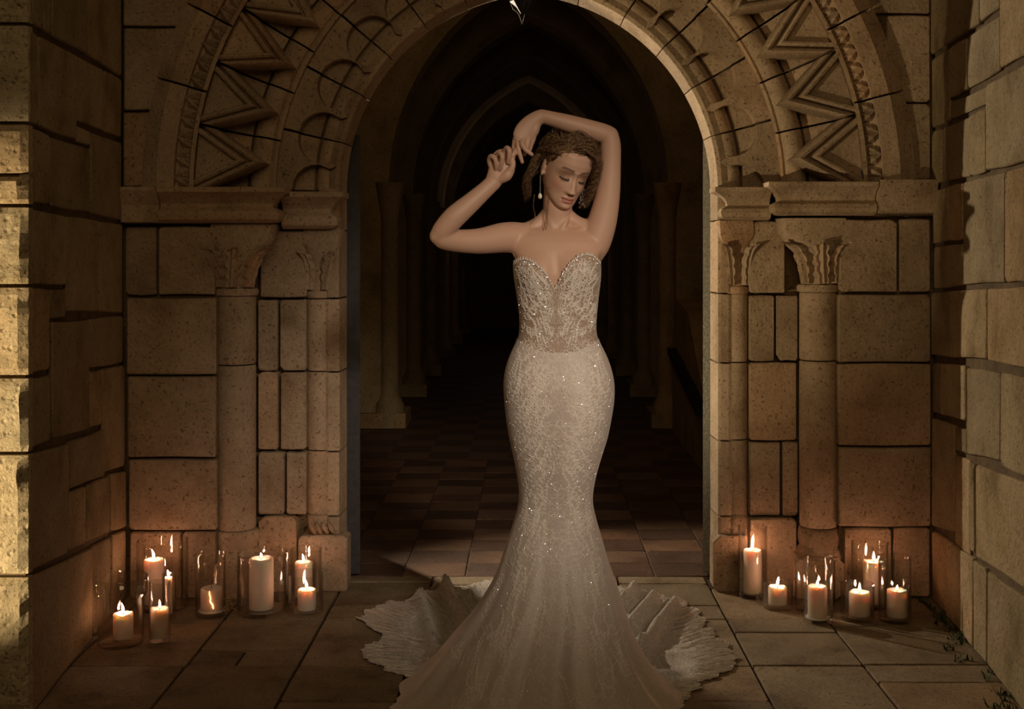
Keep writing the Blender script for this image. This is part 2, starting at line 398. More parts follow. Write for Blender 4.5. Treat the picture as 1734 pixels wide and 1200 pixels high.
# ---- column bases and plinths
def base(cx, r, y0, y1, Y, name='column_base'):
    c = wp(cx, y0, Y); sc = (D + Y) / F; z1, z0 = c.z, wp(cx, y1, Y).z; mb = MB(); h = z1 - z0
    prof = [(r * 1.22, 0), (r * 1.25, .15), (r * 1.16, .30), (r * 1.0, .42), (r * 1.08, .56), (r * 1.14, .75), (r * 1.08, .95), (r * 1.0, 1)]
    mb.lathe([(a * sc, z0 + h * f) for a, f in prof], 26, (c.x, Y, 0))
    v = []
    for p in mb.v:
        q = Vector(p); d = mnoise.noise(q * 22) * .007; dirv = Vector((q.x - c.x, q.y - Y, 0)).normalized()
        v.append(q + dirv * d)
    mb.v = v
    return shade_auto(mb.build(name, M['stone'], wall_back), 50)
base(402, 33, 894, 944, .085); base(1387, 32, 890, 944, .085)
for q in [(362, 442, 943, 1016), (1342, 1432, 943, 1016)]: R(*q, -.02, back=.12, cut=.022)
base(541, 20, 868, 908, .175); base(1247, 18.5, 868, 908, .175)
# rope-carved block beside the left jamb
for i in range(4):
    mb = MB(); a = wp(524 + i * 11, 884, .09); b = wp(533 + i * 11, 902, .09)
    mb.tube([a, (a + b) / 2 + Vector((0, -.006, 0)), b], [.007, .011, .007], 6); mb.build('rope_carving', M['stone'], wall_back, True)

# ---- arch orders
rad = math.radians
def steps(first, s, r, Y):
    tm = thmax(RM(r, Y)); out = [rad(x) for x in first]; d = out[-1] - out[-2]
    while out[-1] + d * 1.4 < tm: out.append(out[-1] + d)
    out.append(tm); return out
joints = {-1: dict(hood=[0, 15.9, 27.3, 38.8], chev=[0, 10.5, 21, 30.7], inner=[0, 13.2, 27.4, 40.6]),
          1: dict(hood=[0, 14, 26.6, 38.8], chev=[0, 12.1, 23.2, 33.4], inner=[0, 15.2, 29.5, 43.2])}
for s in (-1, 1):
    J = joints[s]
    # hood with a flat band and a hollow carved with leaves
    th = steps(J['hood'], s, 640, -.05)
    for a, b in zip(th, th[1:]):
        g = .0045 / 1.55
        mb = MB(); pr = random.uniform(-.003, .003)
        sweep(mb, s, a + g, b - g, [(686, .04), (685, -.012 + pr), (661, -.060 + pr), (632, -.060 + pr), (628, -.034), (607, -.016), (605, -.046), (598, -.046), (597, .04)], 5)
        o = shade_auto(mb.build('hood_stone', M['carved'], wall_back), 25)
        k = max(1, round((b - a) * 615 / 34)); lf = MB()
        for i in range(k):
            t0 = a + g + (b - a - 2 * g) * (i + .04) / k; t1 = a + g + (b - a - 2 * g) * (i + .96) / k; tm = (t0 + t1) / 2
            for (ra, ta, rb, tb, w) in ((606, t0, 630, tm, .55), (630, tm, 606, t1, .55), (606, tm - (t1 - t0) * .22, 619, tm, .35), (619, tm, 606, tm + (t1 - t0) * .22, .35)):
                Y_ = lambda r: -.016 - (r - 606) / 24 * .030
                A, B = apt(s, RM(ra, -.04), ta, Y_(ra) - .004), apt(s, RM(rb, -.04), tb, Y_(rb) - .004)
                C = (A + B) / 2; dv = (B - A); sd = Vector((-dv.z, 0, dv.x)).normalized() * dv.length * .30
                lf.add([A, C + sd + Vector((0, .006, 0)), B, C - sd + Vector((0, .006, 0)), C + Vector((0, -.024 * w / .5, 0)), C + Vector((0, .03, 0))],
                       [(0, 1, 4), (1, 2, 4), (2, 3, 4), (3, 0, 4), (1, 0, 5), (2, 1, 5), (3, 2, 5), (0, 3, 5)])
        tag(lf.build('leaf_carving', M['carved'], o), kind='stuff')
    # chevron order
    th = steps(J['chev'], s, 550, 0)
    for a, b in zip(th, th[1:]):
        g = .0045 / 1.3; mb = MB()
        sweep(mb, s, a + g, b - g, [(600, .15), (600, .075), (560, .090), (505, .115), (500, .15)], 4)
        o = mb.build('chevron_bed', M['carved'], wall_back)
        mb = MB(); sweep(mb, s, a + g, b - g, [(482 + 19 * math.cos(q), .110 + .047 * math.sin(q)) for q in [i * math.pi / 6 for i in range(12)]], 4)
        shade_auto(mb.build('roll_stone', M['carved'], wall_back), 40)
        mb = MB(); sweep(mb, s, a + g, b - g, [(463, .12), (467, .088), (462, .080), (457, .088), (455, .16)], 4); mb.build('fillet_stone', M['carved'], wall_back)
        # the V itself, stepped rolls round a sunk panel
        rt = 596.0; tip = 476.0; arm = 566.0; tm = (a + b) / 2; hw = (b - a) / 2 - g * 1.2
        def vpt(sh, Y):
            tp, e, w = tip + sh, arm + sh, hw; wb = hw
            if e > rt: w = hw * (rt - tp) / (e - tp); e = rt; wb = w
            return [apt(s, RM(r, 0), t, Y) for r, t in ((rt + .5, tm - wb), (e, tm - w), (tp, tm), (e, tm + w), (rt + .5, tm + wb))]
        rows = [(0, .105), (0, -.010), (4, -.030), (12, -.042), (20, -.034), (25, -.006), (30, -.002), (34, -.024), (41, -.032), (48, -.026), (54, .000), (60, .004)]
        mb = MB(); pr = random.uniform(-.004, .004)
        rings = [vpt(o_, y_ + (pr if y_ < .05 else 0)) for o_, y_ in rows]
        mb.loft(rings, closed=True, cap=True)
        shade_auto(mb.build('chevron_stone', M['carved'], wall_back), 28)
    # inner order: scalloped face overlapping a roll
    th = steps(J['inner'], s, 420, .1)
    for a, b in zip(th, th[1:]):
        g = .0045 / 1.0; tm = (a + b) / 2; out = []
        lob = 44.0 / 386
        pts = [(459, a + g)] + [(459, a + (b - a) * i / 4) for i in range(1, 4)] + [(459, b - g)]
        for i in range(6):                                  # lobe centred on joint b
            q = i / 5 * math.pi / 2
            pts.append((386 + 44 * math.cos(q), b - g - (lob - g) * math.sin(q)))
        pts.append((368, tm + (b - a) * .07)); pts.append((358, tm)); pts.append((368, tm - (b - a) * .07))
        for i in range(5, -1, -1):
            q = i / 5 * math.pi / 2
            pts.append((386 + 44 * math.cos(q), a + g + (lob - g) * math.sin(q)))
        Yf = .112 + random.uniform(-.004, .004); mb = MB(); m = len(pts)
        mb.loft([[apt(s, RM(r, Yf), t, Y) for r, t in pts] for Y in (.20, Yf)])
        mb.build('scalloped_voussoir', M['carved'], wall_back)
        mb = MB(); sweep(mb, s, a + g, b - g, [(460, .22), (460, .175), (392, .175), (384, .22)], 4); mb.build('voussoir_bed', M['carved'], wall_back)
        mb = MB(); sweep(mb, s, a + g, b - g, [(371 + 17 * math.cos(q), .185 + .042 * math.sin(q)) for q in [i * math.pi / 6 for i in range(12)]], 5)
        shade_auto(mb.build('roll_stone', M['carved'], wall_back), 40)
        mb = MB(); sweep(mb, s, a + g * .6, b - g * .6, [(350, .135), (336, .30), (336, .345), (366, .345), (384, .20), (378, .16), (357, .130)], 5)
        mb.build('edge_voussoir', M['carved'], wall_back)

# ------------------------------------------------------------------ side walls of the porch
def wall_pt(s, px, py):
    k = (px - X0) / F * s
    t = (k * D - 1.672) / (k - .1)
    return (t, H - (py - Y0) * (D - t) / F)
def side_wall(s, quads, name, label):
    mb = MB(); L_ = 1.30
    P3 = lambda t, z, off=0.0: Vector((s * (1.672 - .1 * t + off), -t, z))
    mb.add([P3(-.05, -.05, .014), P3(L_, -.05, .014), P3(L_, 3.4, .014), P3(-.05, 3.4, .014), P3(-.05, -.05, .9), P3(L_, -.05, .9), P3(L_, 3.4, .9), P3(-.05, 3.4, .9)],
           [(0, 1, 2, 3), (4, 7, 6, 5), (0, 4, 5, 1), (3, 2, 6, 7), (0, 3, 7, 4), (1, 5, 6, 2)])
    w = mb.build(name, M['mortar']); tag(w, label, None, None, 'structure')
    nrm = Vector((-s, -.1, 0)).normalized()
    for q in quads:
        pts = [wall_pt(s, x, y) for x, y in q]
        pts = [(max(-.01, min(t, 1.318)), max(0, z)) for t, z in pts]
        if abs(pts[1][0] - pts[0][0]) < .012 and abs(pts[2][0] - pts[3][0]) < .012: continue
        stone_poly('stone', worn(pts, .0045, .009, .005), lambda p: P3(p.x, p.y), nrm, .03, random.uniform(-.002, .006), .004, M['side'], w)
    return w
def Q(x0, x1, a, b, c, d): return [(x0, a), (x1, b), (x1, c), (x0, d)]     # top-left, top-right, bottom-right, bottom-left heights
left_q = [Q(44, 72, -130, -110, 52, 36), Q(72, 86, -110, -100, 60, 52), Q(86, 147, -100, -60, 92, 62), Q(147, 205, -60, -20, 131, 93),
          Q(44, 63, 44, 58, 214, 207), Q(63, 128, 58, 92, 238, 214), Q(128, 173, 92, 116, 222, 205), Q(173, 205, 116, 133, 234, 222),
          Q(44, 85, 212, 228, 348, 344), Q(85, 153, 230, 250, 360, 350), Q(153, 205, 222, 240, 374, 362), Q(128, 153, 210, 222, 248, 240),
          Q(44, 112, 350, 364, 484, 482), Q(112, 168, 364, 372, 529, 528), Q(168, 209, 373, 379, 531, 529),
          Q(46, 85, 487, 488, 627, 636), Q(85, 112, 488, 487, 538, 542), Q(87, 151, 543, 540, 727, 744), Q(151, 208, 539, 533, 614, 624),
          Q(151, 173, 627, 624, 720, 725), Q(173, 212, 623, 616, 790, 802), Q(46, 86, 640, 633, 747, 764), Q(46, 115, 768, 750, 937, 970),
          Q(115, 176, 746, 724, 807, 830), Q(116, 146, 831, 821, 921, 935), Q(146, 186, 819, 803, 902, 919), Q(186, 216, 801, 793, 889, 900),
          Q(47, 156, 976, 925, 1092, 1222), Q(156, 188, 923, 906, 1058, 1090), Q(188, 218, 904, 890, 1025, 1056),
          Q(44, 120, -330, -260, -85, -130), Q(120, 205, -260, -200, -20, -85)]
right_q = [Q(1577, 1660, -30, -85, 42, 95), Q(1660, 1694, -85, -105, 14, 40), Q(1694, 1742, -105, -140, 92, 118),
           Q(1578, 1609, 99, 80, 205, 218), Q(1609, 1638, 79, 62, 153, 168), Q(1638, 1694, 61, 24, 120, 152), Q(1609, 1671, 170, 144, 177, 203), Q(1671, 1742, 142, 104, 273, 290),
           Q(1579, 1596, 221, 216, 309, 315), Q(1596, 1643, 215, 195, 300, 309), Q(1643, 1671, 194, 181, 292, 299),
           Q(1580, 1607, 320, 314, 409, 414), Q(1607, 1631, 314, 308, 406, 409), Q(1631, 1701, 307, 289, 480, 484), Q(1701, 1742, 289, 277, 479, 480), Q(1580, 1631, 417, 411, 484, 490),
           Q(1578, 1612, 494, 491, 607, 602), Q(1612, 1671, 491, 487, 609, 607), Q(1671, 1742, 487, 482, 626, 611),
           Q(1579, 1593, 613, 614, 702, 699), Q(1593, 1635, 614, 617, 714, 703), Q(1636, 1693, 621, 630, 782, 770), Q(1693, 1742, 628, 640, 812, 790),
           Q(1579, 1617, 706, 719, 902, 891), Q(1617, 1636, 720, 726, 770, 764), Q(1617, 1642, 769, 779, 942, 922), Q(1642, 1652, 780, 785, 937, 932), Q(1652, 1742, 784, 818, 1003, 943),
           Q(1580, 1603, 898, 911, 1042, 1019), Q(1603, 1649, 912, 944, 1099, 1044), Q(1649, 1671, 946, 962, 1126, 1100), Q(1671, 1742, 964, 1014, 1226, 1129),
           Q(1577, 1660, -260, -330, -90, -35), Q(1660, 1742, -330, -400, -140, -90)]
wall_left = side_wall(-1, left_q, 'wall_left', 'dark limestone block wall on the left of the porch')
wall_right = side_wall(1, right_q, 'wall_right', 'limestone block wall on the right, its near end lit')
# front face of the left pier: rock-faced blocks seen at the frame edge
def pier_front(s, zs, parent):
    for i, (z0, z1) in enumerate(zip(zs, zs[1:])):
        xi = 1.535
        for xa, xb in ((xi, xi + .34 + .1 * (i % 2)), (xi + .34 + .1 * (i % 2), xi + .95)):
            q = [(s * xa, z1), (s * xb, z1), (s * xb, z0), (s * xa, z0)]
            if s < 0: q = [q[1], q[0], q[3], q[2]]
            Y = -1.315
            # rock face: a gridded, roughened front
            mb = MB(); nx, nz = 16, max(6, int((z1 - z0) / .02)); xs0, xs1 = sorted((s * xa, s * xb)); rows = []
            for a in range(nz + 1):
                row = []
                for b in range(nx + 1):
                    x = xs0 + .004 + (xs1 - xs0 - .008) * b / nx; z = z0 + .006 + (z1 - z0 - .012) * a / nz
                    e = min(b, nx - b) == 0 or min(a, nz - a) == 0
                    d = .004 if e else .018 + .016 * mnoise.noise(Vector((x * 14, z * 14, i * 3.1))) + .008 * mnoise.noise(Vector((x * 45, z * 45, i)))
                    row.append((x + (.004 * mnoise.noise(Vector((z * 30, i, 0))) if b in (0, nx) else 0), Y - d, z))
                rows.append(row)
            b0 = len(mb.v)
            for r in rows: mb.v += r
            w_ = nx + 1
            for a in range(nz):
                for b in range(nx): mb.f.append((a * w_ + b, a * w_ + b + 1, (a + 1) * w_ + b + 1, (a + 1) * w_ + b))
            ring = [a for a in range(w_)] + [(a + 1) * w_ - 1 for a in range(1, nz + 1)] + [nz * w_ + b for b in range(nx - 1, -1, -1)] + [a * w_ for a in range(nz - 1, 0, -1)]
            nb = len(mb.v); mb.v += [(mb.v[k][0], Y + .03, mb.v[k][2]) for k in ring]
            for k in range(len(ring)):
                k2 = (k + 1) % len(ring); mb.f.append((ring[k], nb + k, nb + k2, ring[k2]))
            mb.build('stone', M['rough'], parent, False)
sc0 = 551.0
zl = [H - (y - Y0) / sc0 for y in (1226, 975, 768, 638, 484, 348, 296, 208, 40, -120, -300)]
pier_front(-1, zl, wall_left)
zr = [H - (y - Y0) / sc0 for y in (1226, 1010, 815, 628, 480, 278, 100, -120, -300)]
pier_front(1, zr, wall_right)

# ------------------------------------------------------------------ floor
mb = MB(); mb.box(-3.2, 3.2, -7.5, .40, -.12, -.012)
floor = mb.build('floor', M['joint']); tag(floor, 'worn limestone paving in front of the portal', None, None, 'structure')
def slab(x0, x1, Ya, Yb, parent=floor, mat='slab', gap=.0055):
    pts = worn([(x0, Yb), (x1, Yb), (x1, Ya), (x0, Ya)], gap, .006, .002)
    dz = random.uniform(-.002, .002)
    o = stone_poly('paving_slab', pts, lambda p: Vector((p.x, p.y, dz)), (0, 0, 1), .02, 0.0, .0014, M[mat], parent)
def yw(py): return F * H / (py - Y0) - D
cols = [(-2.1, -1.60, [1005, 1075, 1150, 1230]), (-1.60, -1.19, [1003, 1055, 1127, 1215]), (-1.19, -.80, [1003, 1048, 1100, 1127, 1215]), (-.80, -.42, [960, 985, 1025, 1048, 1127, 1187, 1260]),
        (-.42, -.02, [960, 990, 1040, 1105, 1155, 1230]), (-.02, .39, [960, 990, 1030, 1080, 1140, 1230]), (.39, .775, [960, 988, 1025, 1048, 1127, 1187, 1260]),
        (.775, 1.165, [1003, 1048, 1071, 1127, 1215]), (1.165, 1.62, [1003, 1060, 1125, 1155, 1225]), (1.62, 2.1, [1003, 1090, 1180, 1260])]
for x0, x1, ys in cols:
    Ys = [yw(y) for y in ys]; Ys[0] = min(Ys[0], .345) if ys[0] < 1000 else .16
    while Ys[-1] > -2.6: Ys.append(Ys[-1] - .42)
    for i, (a, b) in enumerate(zip(Ys, Ys[1:])):
        if ys[:1] == [1003] and x0 == -1.19 and i == 2:
            slab(x0, -1.02, b, a); slab(-1.02, x1, b, a)
        else: slab(x0, x1, b, a)

# passage floor: chequered clay tiles
mb = MB(); mb.box(-2.25, 2.25, .345, 19, -.12, -.006)
pm, t, b = nt('passage_floor_far'); L = t.links
g = N(t, 'ShaderNodeNewGeometry'); mp = N(t, 'ShaderNodeMapping'); mp.inputs['Location'].default_value = (.14, -.35, .5); L.new(g.outputs['Position'], mp.inputs[0])
ck = N(t, 'ShaderNodeTexChecker'); ck.inputs['Color1'].default_value = (.155, .092, .058, 1); ck.inputs['Color2'].default_value = (.095, .054, .037, 1); ck.inputs['Scale'].default_value = 1 / .28
L.new(mp.outputs[0], ck.inputs['Vector']); L.new(ck.outputs[0], b.inputs['Base Color']); b.inputs['Roughness'].default_value = .6
floor2 = mb.build('floor', pm); tag(floor2, 'chequered clay tile floor of the dark passage', None, None, 'structure')
ts = .28; tiles = {}
for i in range(-5, 5):
    for j in range(0, 13):
        x, y = i * ts + ts / 2, .35 + j * ts * .82
        k = ('tile_a', 'tile_b')[(i + j) % 2] if random.random() > .12 else random.choice(['tile_a', 'tile_b'])
        v = random.randrange(3)
        if (k, v) not in tiles:
            o = stone_poly('floor_tile', worn([(0, ts * .82), (ts, ts * .82), (ts, 0), (0, 0)], .003, .006, .002), lambda p: Vector((p.x, p.y, 0)), (0, 0, 1), .01, 0, .002, M[k], floor2)
            tiles[(k, v)] = o.data
        else:
            o = bpy.data.objects.new('floor_tile', tiles[(k, v)]); col.objects.link(o); o.parent = floor2
        o.location = (x - ts / 2, y, random.uniform(-.001, .001))

# ------------------------------------------------------------------ passage behind the arch
def pointed(hw, zs, apex, n=14):
    """pointed arch curve in x,z from left spring to right spring"""
    h = apex - zs; c = (h * h - hw * hw) / (2 * hw); r = hw + c; out = []
    for i in range(n + 1):
        a = math.acos(c / r) * i / n
        out.append((c - r * math.cos(a), zs + r * math.sin(a)))
    return out + [(-x, z) for x, z in out[-2::-1]]
mb = MB()
outer = [(-1.42, -.05)] + pointed(1.42, 2.0, 4.0) + [(1.42, -.05)]
# near bay (wider than the door) is closed to the portal wall's back
near = [(-2.2, -.05)] + [(x * 2.2 / 1.42, z + .3) for x, z in pointed(1.42, 2.0, 4.0)] + [(2.2, -.05)]
mb.loft([[(x, .335, z) for x, z in near], [(x, 2.8, z) for x, z in near], [(x, 2.8, z) for x, z in outer], [(x, 17.5, z) for x, z in outer]], closed=False, cap=False)
vault = mb.build('ceiling', M['passage'], recalc=False); tag(vault, 'pointed stone vault over the dark passage', None, None, 'structure')
mb = MB(); mb.box(-1.6, 1.6, 17.5, 17.7, -.05, 4.2); we = mb.build('wall_passage_end', M['passage']); tag(we, 'far end wall of the dark passage', None, None, 'structure')
for k, Y in enumerate((4.9, 7.0, 9.0, 11.2, 13.6, 16)):
    inn = pointed(1.14, 1.95, 3.68); wid = .42
    mb = MB()
    o_ = [(-1.45, 0)] + pointed(1.45, 2.0, 4.05) + [(1.45, 0)]; i_ = [(-1.14, 0)] + inn + [(1.14, 0)]
    im = [(x * 1.06, z + .05) for x, z in i_]
    mb.loft([[(x, Y, z) for x, z in o_], [(x, Y, z) for x, z in im], [(x, Y + .07, z) for x, z in i_], [(x, Y + wid, z) for x, z in i_], [(x, Y + wid, z) for x, z in o_]], closed=False, cap=False)
    mb.build('rib_arch', M['passage'], vault, recalc=False)
    for s in (-1, 1):
        mb = MB(); c = s * 1.13
        mb.lathe([(.12, 0), (.12, .18), (.09, .24), (.075, .28), (.075, 1.70), (.08, 1.72), (.11, 1.9), (.12, 1.98)], 14, (c, Y + .05, 0)); shade_auto(mb.build('pier_shaft', M['passage'], vault))
        mb = MB(); mb.box(min(s * .99, s * 1.44), max(s * .99, s * 1.44), Y - .06, Y + wid, 0, .12); mb.build('pier_plinth', M['passage'], vault)
# stepped stone parapet on the right of the passage
def solid(pts, x0, x1):
    mb = MB(); mb.loft([[(x, y, z) for y, z in pts] for x in (x0, x1)]); return mb
par = empty('stone_parapet', (1.25, 3.6, 0)); tag(par, 'stepped stone parapet against the right side of the passage', 'parapet')
def pp(m, nm, mt): o = m.build(nm, mt); o.parent = par; o.matrix_parent_inverse = Matrix.Translation(-Vector((1.25, 3.6, 0)))
pp(solid([(2.9, .0), (4.6, 0), (4.6, .62), (2.9, .36)], 1.13, 1.40), 'parapet_base', M['passage'])
pp(solid([(3.0, .42), (4.6, .67), (4.6, 1.05), (3.9, .98)], 1.16, 1.40), 'parapet_top', M['passage'])
pp(solid([(2.9, .36), (4.6, .62), (4.6, .67), (2.9, .41)], 1.09, 1.40), 'parapet_rail', M['iron'])

# doors folded back into the passage
def door(s, x_in, th, ang, name, label, mat, edge):
    o = empty(name, (s * x_in, .349, 0)); o.rotation_euler = (0, 0, -s * rad(ang)); tag(o, label, None, None, 'structure')
    for k in range(4):
        mb = MB(); y0 = .012 + k * .185; a, b = sorted((0, s * th)); mb.box(a, b, y0, y0 + .178, .012, 1.92 - .02 * abs(k - 0))
        mb.build('door_board', M[mat], o)
    mb = MB(); a, b = sorted((-.003 * s, s * (th + .003))); mb.box(a, b, 0, .012, .012, 1.95); mb.build('edge_strip', M[edge], o)
    for z in (.35, 1.28):
        mb = MB(); mb.lathe([(.004, 0), (.008, .004), (.008, .105), (.004, .11)], 10, (s * (th + .004), -.006, z)); mb.build('hinge', M['iron'], o)
door(-1, .748, .080, 16, 'door_1', 'dark door leaf folded back behind the left jamb', 'door', 'door')
door(1, .774, .040, 16, 'door_2', 'thin steel-edged door leaf folded back behind the right jamb', 'door', 'edge_iron')

# porch ceiling
mb = MB(); mb.box(-2.4, 2.4, -1.32, .33, 3.4, 3.6); ce = mb.build('ceiling', M['side']); tag(ce, 'flat stone ceiling above the porch', None, None, 'structure')

# ------------------------------------------------------------------ hanging lantern, only its foot dips into the picture
lp = wp(886, 40, .55); lan = empty('hanging_lantern', lp); tag(lan, 'dark iron hanging lantern with curled brass foot at the arch top', 'lantern')
def lpart(m, nm, mt, sm=True): return m.build(nm, M[mt], lan, sm)
m_ = MB(); m_.tube([(-.052, 0, .16), (-.052, 0, .085), (-.044, 0, .068), (-.028, 0, .056), (-.018, 0, .045), (-.010, 0, .022), (-.002, 0, .0)], [.004, .004, .0045, .004, .0045, .004, .005], 8); lpart(m_, 'foot_scroll', 'brass')
for a in (2.1, 4.2):
    m_ = MB(); m_.tube([(-.052 * math.cos(a), -.052 * math.sin(a), .16), (-.052 * math.cos(a), -.052 * math.sin(a), .085), (-.028 * math.cos(a), -.028 * math.sin(a), .056), (-.002, 0, .0)], .004, 8); lpart(m_, 'foot_scroll', 'iron')
m_ = MB(); m_.lathe([(.004, .02), (.02, .05), (.05, .085), (.062, .10), (.062, .112)], 8); lpart(m_, 'base_pan', 'iron', False)
for k in range(4):
    a = math.pi / 4 + k * math.pi / 2; x, y = .056 * math.cos(a), .056 * math.sin(a)
    m_ = MB(); m_.box(x - .004, x + .004, y - .004, y + .004, .11, .30); lpart(m_, 'cage_bar', 'iron', False)
for k in range(4):
    a = k * math.pi / 2; m_ = MB(); c_, s_ = math.cos(a), math.sin(a); q = []
    for u, z in ((-.037, .113), (.037, .113), (.037, .298), (-.037, .298)):
        q.append((c_ * .0395 - s_ * u, s_ * .0395 + c_ * u, z))
    m_.loft([q, [(x + c_ * .002, y + s_ * .002, z) for x, y, z in q]]); lpart(m_, 'pane', 'glass', False)
m_ = MB(); m_.lathe([(.066, .30), (.066, .308), (.03, .35), (.008, .37), (.008, .40)], 8); lpart(m_, 'cap', 'iron', False)
m_ = MB(); m_.tube([(0, 0, .395), (0, 0, .75)], .004, 6); lpart(m_, 'chain', 'iron')

# ------------------------------------------------------------------ candles in glass
def vase_pos(xl, xr, yb):
    d = F * H / (yb - Y0)
    for _ in range(6):
        r = (xr - xl) / 2 * d / F; d = F * H / (yb - Y0) + r
    return d, r
CANDLES = []
def candle_set(xl, xr, yrim, yb, cand, vlabel, clabel, collar=0, vname='glass_cylinder', flame=1.0, crack=False, waxdrip=False):
    d, r = vase_pos(xl, xr, yb); cx = (xl + xr) / 2
    loc = Vector(((cx - X0) * d / F, d - D, 0.0))
    h = H - (yrim - Y0) * d / F; th = .0042; mb = MB()
    if collar:
        rb = r * .86; hc = h - collar * d / F
        prof = [(rb * .9, 0), (rb * .97, .004), (rb, .014), (rb, hc - .012), (r * .985, hc + .004), (r, hc + .012), (r, h - .003), (r - th * .5, h), (r - th, h - .003), (r - th, hc + .014), (r * .96 - th, hc), (rb - th, hc - .016), (rb - th, .022), (rb * .8, .017)]
        ri = rb
    else:
        prof = [(r * .93, 0), (r * .985, .003), (r, .010), (r, h - .004), (r + .0006, h - .002), (r - th * .25, h), (r - th * .75, h), (r - th - .0004, h - .002), (r - th, h - .005), (r - th, .022), (r - th - .004, .0165), (r * .6, .0155)]
        ri = r
    mb.lathe(prof, 48)
    v = shade_auto(mb.build(vname, M['glass']), 50); v.location = loc
    tag(v, vlabel, 'vase', 'glass candle cylinders')
    if not cand: return
    a, b, top = cand; rc = (b - a) / 2 * d / F; cxx = ((a + b) / 2 - X0) * d / F; zt = H - (top - Y0) * d / F; z0 = .0165 if not collar else .0225
    rc = min(rc, ri * .88)
    off = cxx - loc.x; mx = ri * .93 - rc; off = max(-mx, min(mx, off))
    o = empty('pillar_candle', (loc.x + off, loc.y, z0)); tag(o, clabel, 'candle', 'pillar candles'); hh = zt - z0
    mb = MB(); n = 40
    prof = [(rc * .96, 0), (rc, .004), (rc, hh * .5), (rc * .995, hh - .010), (rc * .97, hh - .003), (rc * .88, hh), (rc * .72, hh - .002), (rc * .5, hh - .007), (rc * .2, hh - .008)]
    mb.lathe(prof, n); vv = []
    for p in mb.v:
        q = Vector(p); k = q.z / hh; w_ = mnoise.noise(Vector((q.x * 60, q.y * 60, loc.x * 9)))
        q.z += (.004 * w_ if k > .9 else 0); rr = 1 + .008 * mnoise.noise(q * 35 + loc * 7); q.x *= rr; q.y *= rr; vv.append(q)
    mb.v = vv; body = shade_auto(mb.build('wax_body', M['wax'], o), 60)
    if waxdrip:
        mb = MB(); mb.lathe([(rc * 1.25, 0), (rc * 1.3, .003), (rc * 1.1, .006), (rc, .006)], 30); mb.build('wax_pool', M['wax'], o, True)
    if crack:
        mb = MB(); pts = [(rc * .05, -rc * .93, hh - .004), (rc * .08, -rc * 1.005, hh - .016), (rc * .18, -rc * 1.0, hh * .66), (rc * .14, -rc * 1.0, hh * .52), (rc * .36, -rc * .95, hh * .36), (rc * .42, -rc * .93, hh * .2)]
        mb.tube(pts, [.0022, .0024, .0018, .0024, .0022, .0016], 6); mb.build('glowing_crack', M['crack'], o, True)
    mb = MB(); mb.tube([(0, 0, hh - .010), (.0005, 0, hh + .002), (.002, 0, hh + (.03 if crack else .009))], .0011, 6); mb.build('wick', M['wick'], o, True)
    if flame > 0:
        fh = .034 * flame; fr = .0050 * (.6 + .4 * flame); lean = random.uniform(-.25, .25); mb = MB()
        prof = [(.15, 0), (.62, .10), (.95, .24), (1.0, .36), (.85, .52), (.55, .70), (.25, .87), (.04, 1.0)]
        mb.loft([[(fr * q * math.cos(2 * math.pi * j / 12) + lean * fh * z * z, fr * q * math.sin(2 * math.pi * j / 12), hh + .003 + fh * z) for j in range(12)] for q, z in prof])
        mb.build('flame', M['flame'], o, True)
    return o
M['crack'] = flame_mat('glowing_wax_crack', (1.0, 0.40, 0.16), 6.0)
candle_set(160, 249, 975, 1104, (192, 225, 1037), 'wide glass cylinder with a wider collar, nearest the left wall', 'short lit pillar candle inside the wide collared glass, leftmost', collar=30)
candle_set(253, 288, 984, 1090, (255, 286, 1029), 'narrow glass cylinder right beside the wide collared glass', 'candle that fills the narrow glass beside the wide collared one', flame=.45)
candle_set(233, 318, 913, 1040, (244, 277, 946), 'tall wide glass cylinder in the left corner behind the others', 'tall lit pillar candle in the left corner glass', flame=1.05)
candle_set(275, 298, 970, 1049, (279, 292, 976), 'very slim glass tube in front of the left corner glass', 'thin lit taper candle in the very slim glass tube', flame=.7)
candle_set(331, 382, 935, 1048, (340, 376, 994), 'medium glass cylinder holding the cracked candle', 'pink-glowing pillar candle with a bright crack and long wick', flame=.0, crack=True, waxdrip=True)
candle_set(402, 487, 934, 1049, (422, 463, 944), 'large wide glass cylinder under the left column', 'thickest and tallest cream pillar candle, under the left column', flame=.5)
candle_set(492, 545, 928, 1022, (499, 529, 950), 'tall glass cylinder at the left door jamb, behind a small one', 'lit pillar candle at the back by the left door jamb', flame=.8)
candle_set(487, 547, 970, 1047, (504, 535, 997), 'low glass jar in front, nearest the left side of the doorway', 'short lit pillar candle in the low jar left of the doorway', flame=1.05)
candle_set(1250, 1299, 890, 1016, (1259, 1290, 930), 'tallest slim glass cylinder at the right door jamb', 'tallest lit pillar candle beside the right door jamb', flame=1.1)
candle_set(1292, 1343, 983, 1036, (1301, 1332, 992), 'low glass jar second from the right door jamb', 'short lit pillar candle in the low jar near the right jamb', flame=1.0)
candle_set(1361, 1410, 942, 1060, (1368, 1400, 991), 'front tall glass cylinder of the right group, nearest the camera', 'tall melted lit candle at the front of the right group', flame=.6, waxdrip=True)
candle_set(1346, 1414, 948, 1040, None, 'empty wide glass cylinder behind the front candle of the right group', None)
candle_set(1442, 1504, 917, 1035, (1462, 1497, 949), 'tall wide glass cylinder at the back of the right group', 'tall lit candle at the back of the right group', flame=1.0)
candle_set(1424, 1480, 987, 1056, (1438, 1473, 1001), 'low wide glass jar in front of the tall back glass, right group', 'short wide lit candle in the low jar of the right group', flame=.9)
candle_set(1488, 1542, 941, 1058, (1502, 1536, 998), 'rightmost tall glass cylinder by the right wall', 'dim candle in the rightmost tall glass', flame=.45)
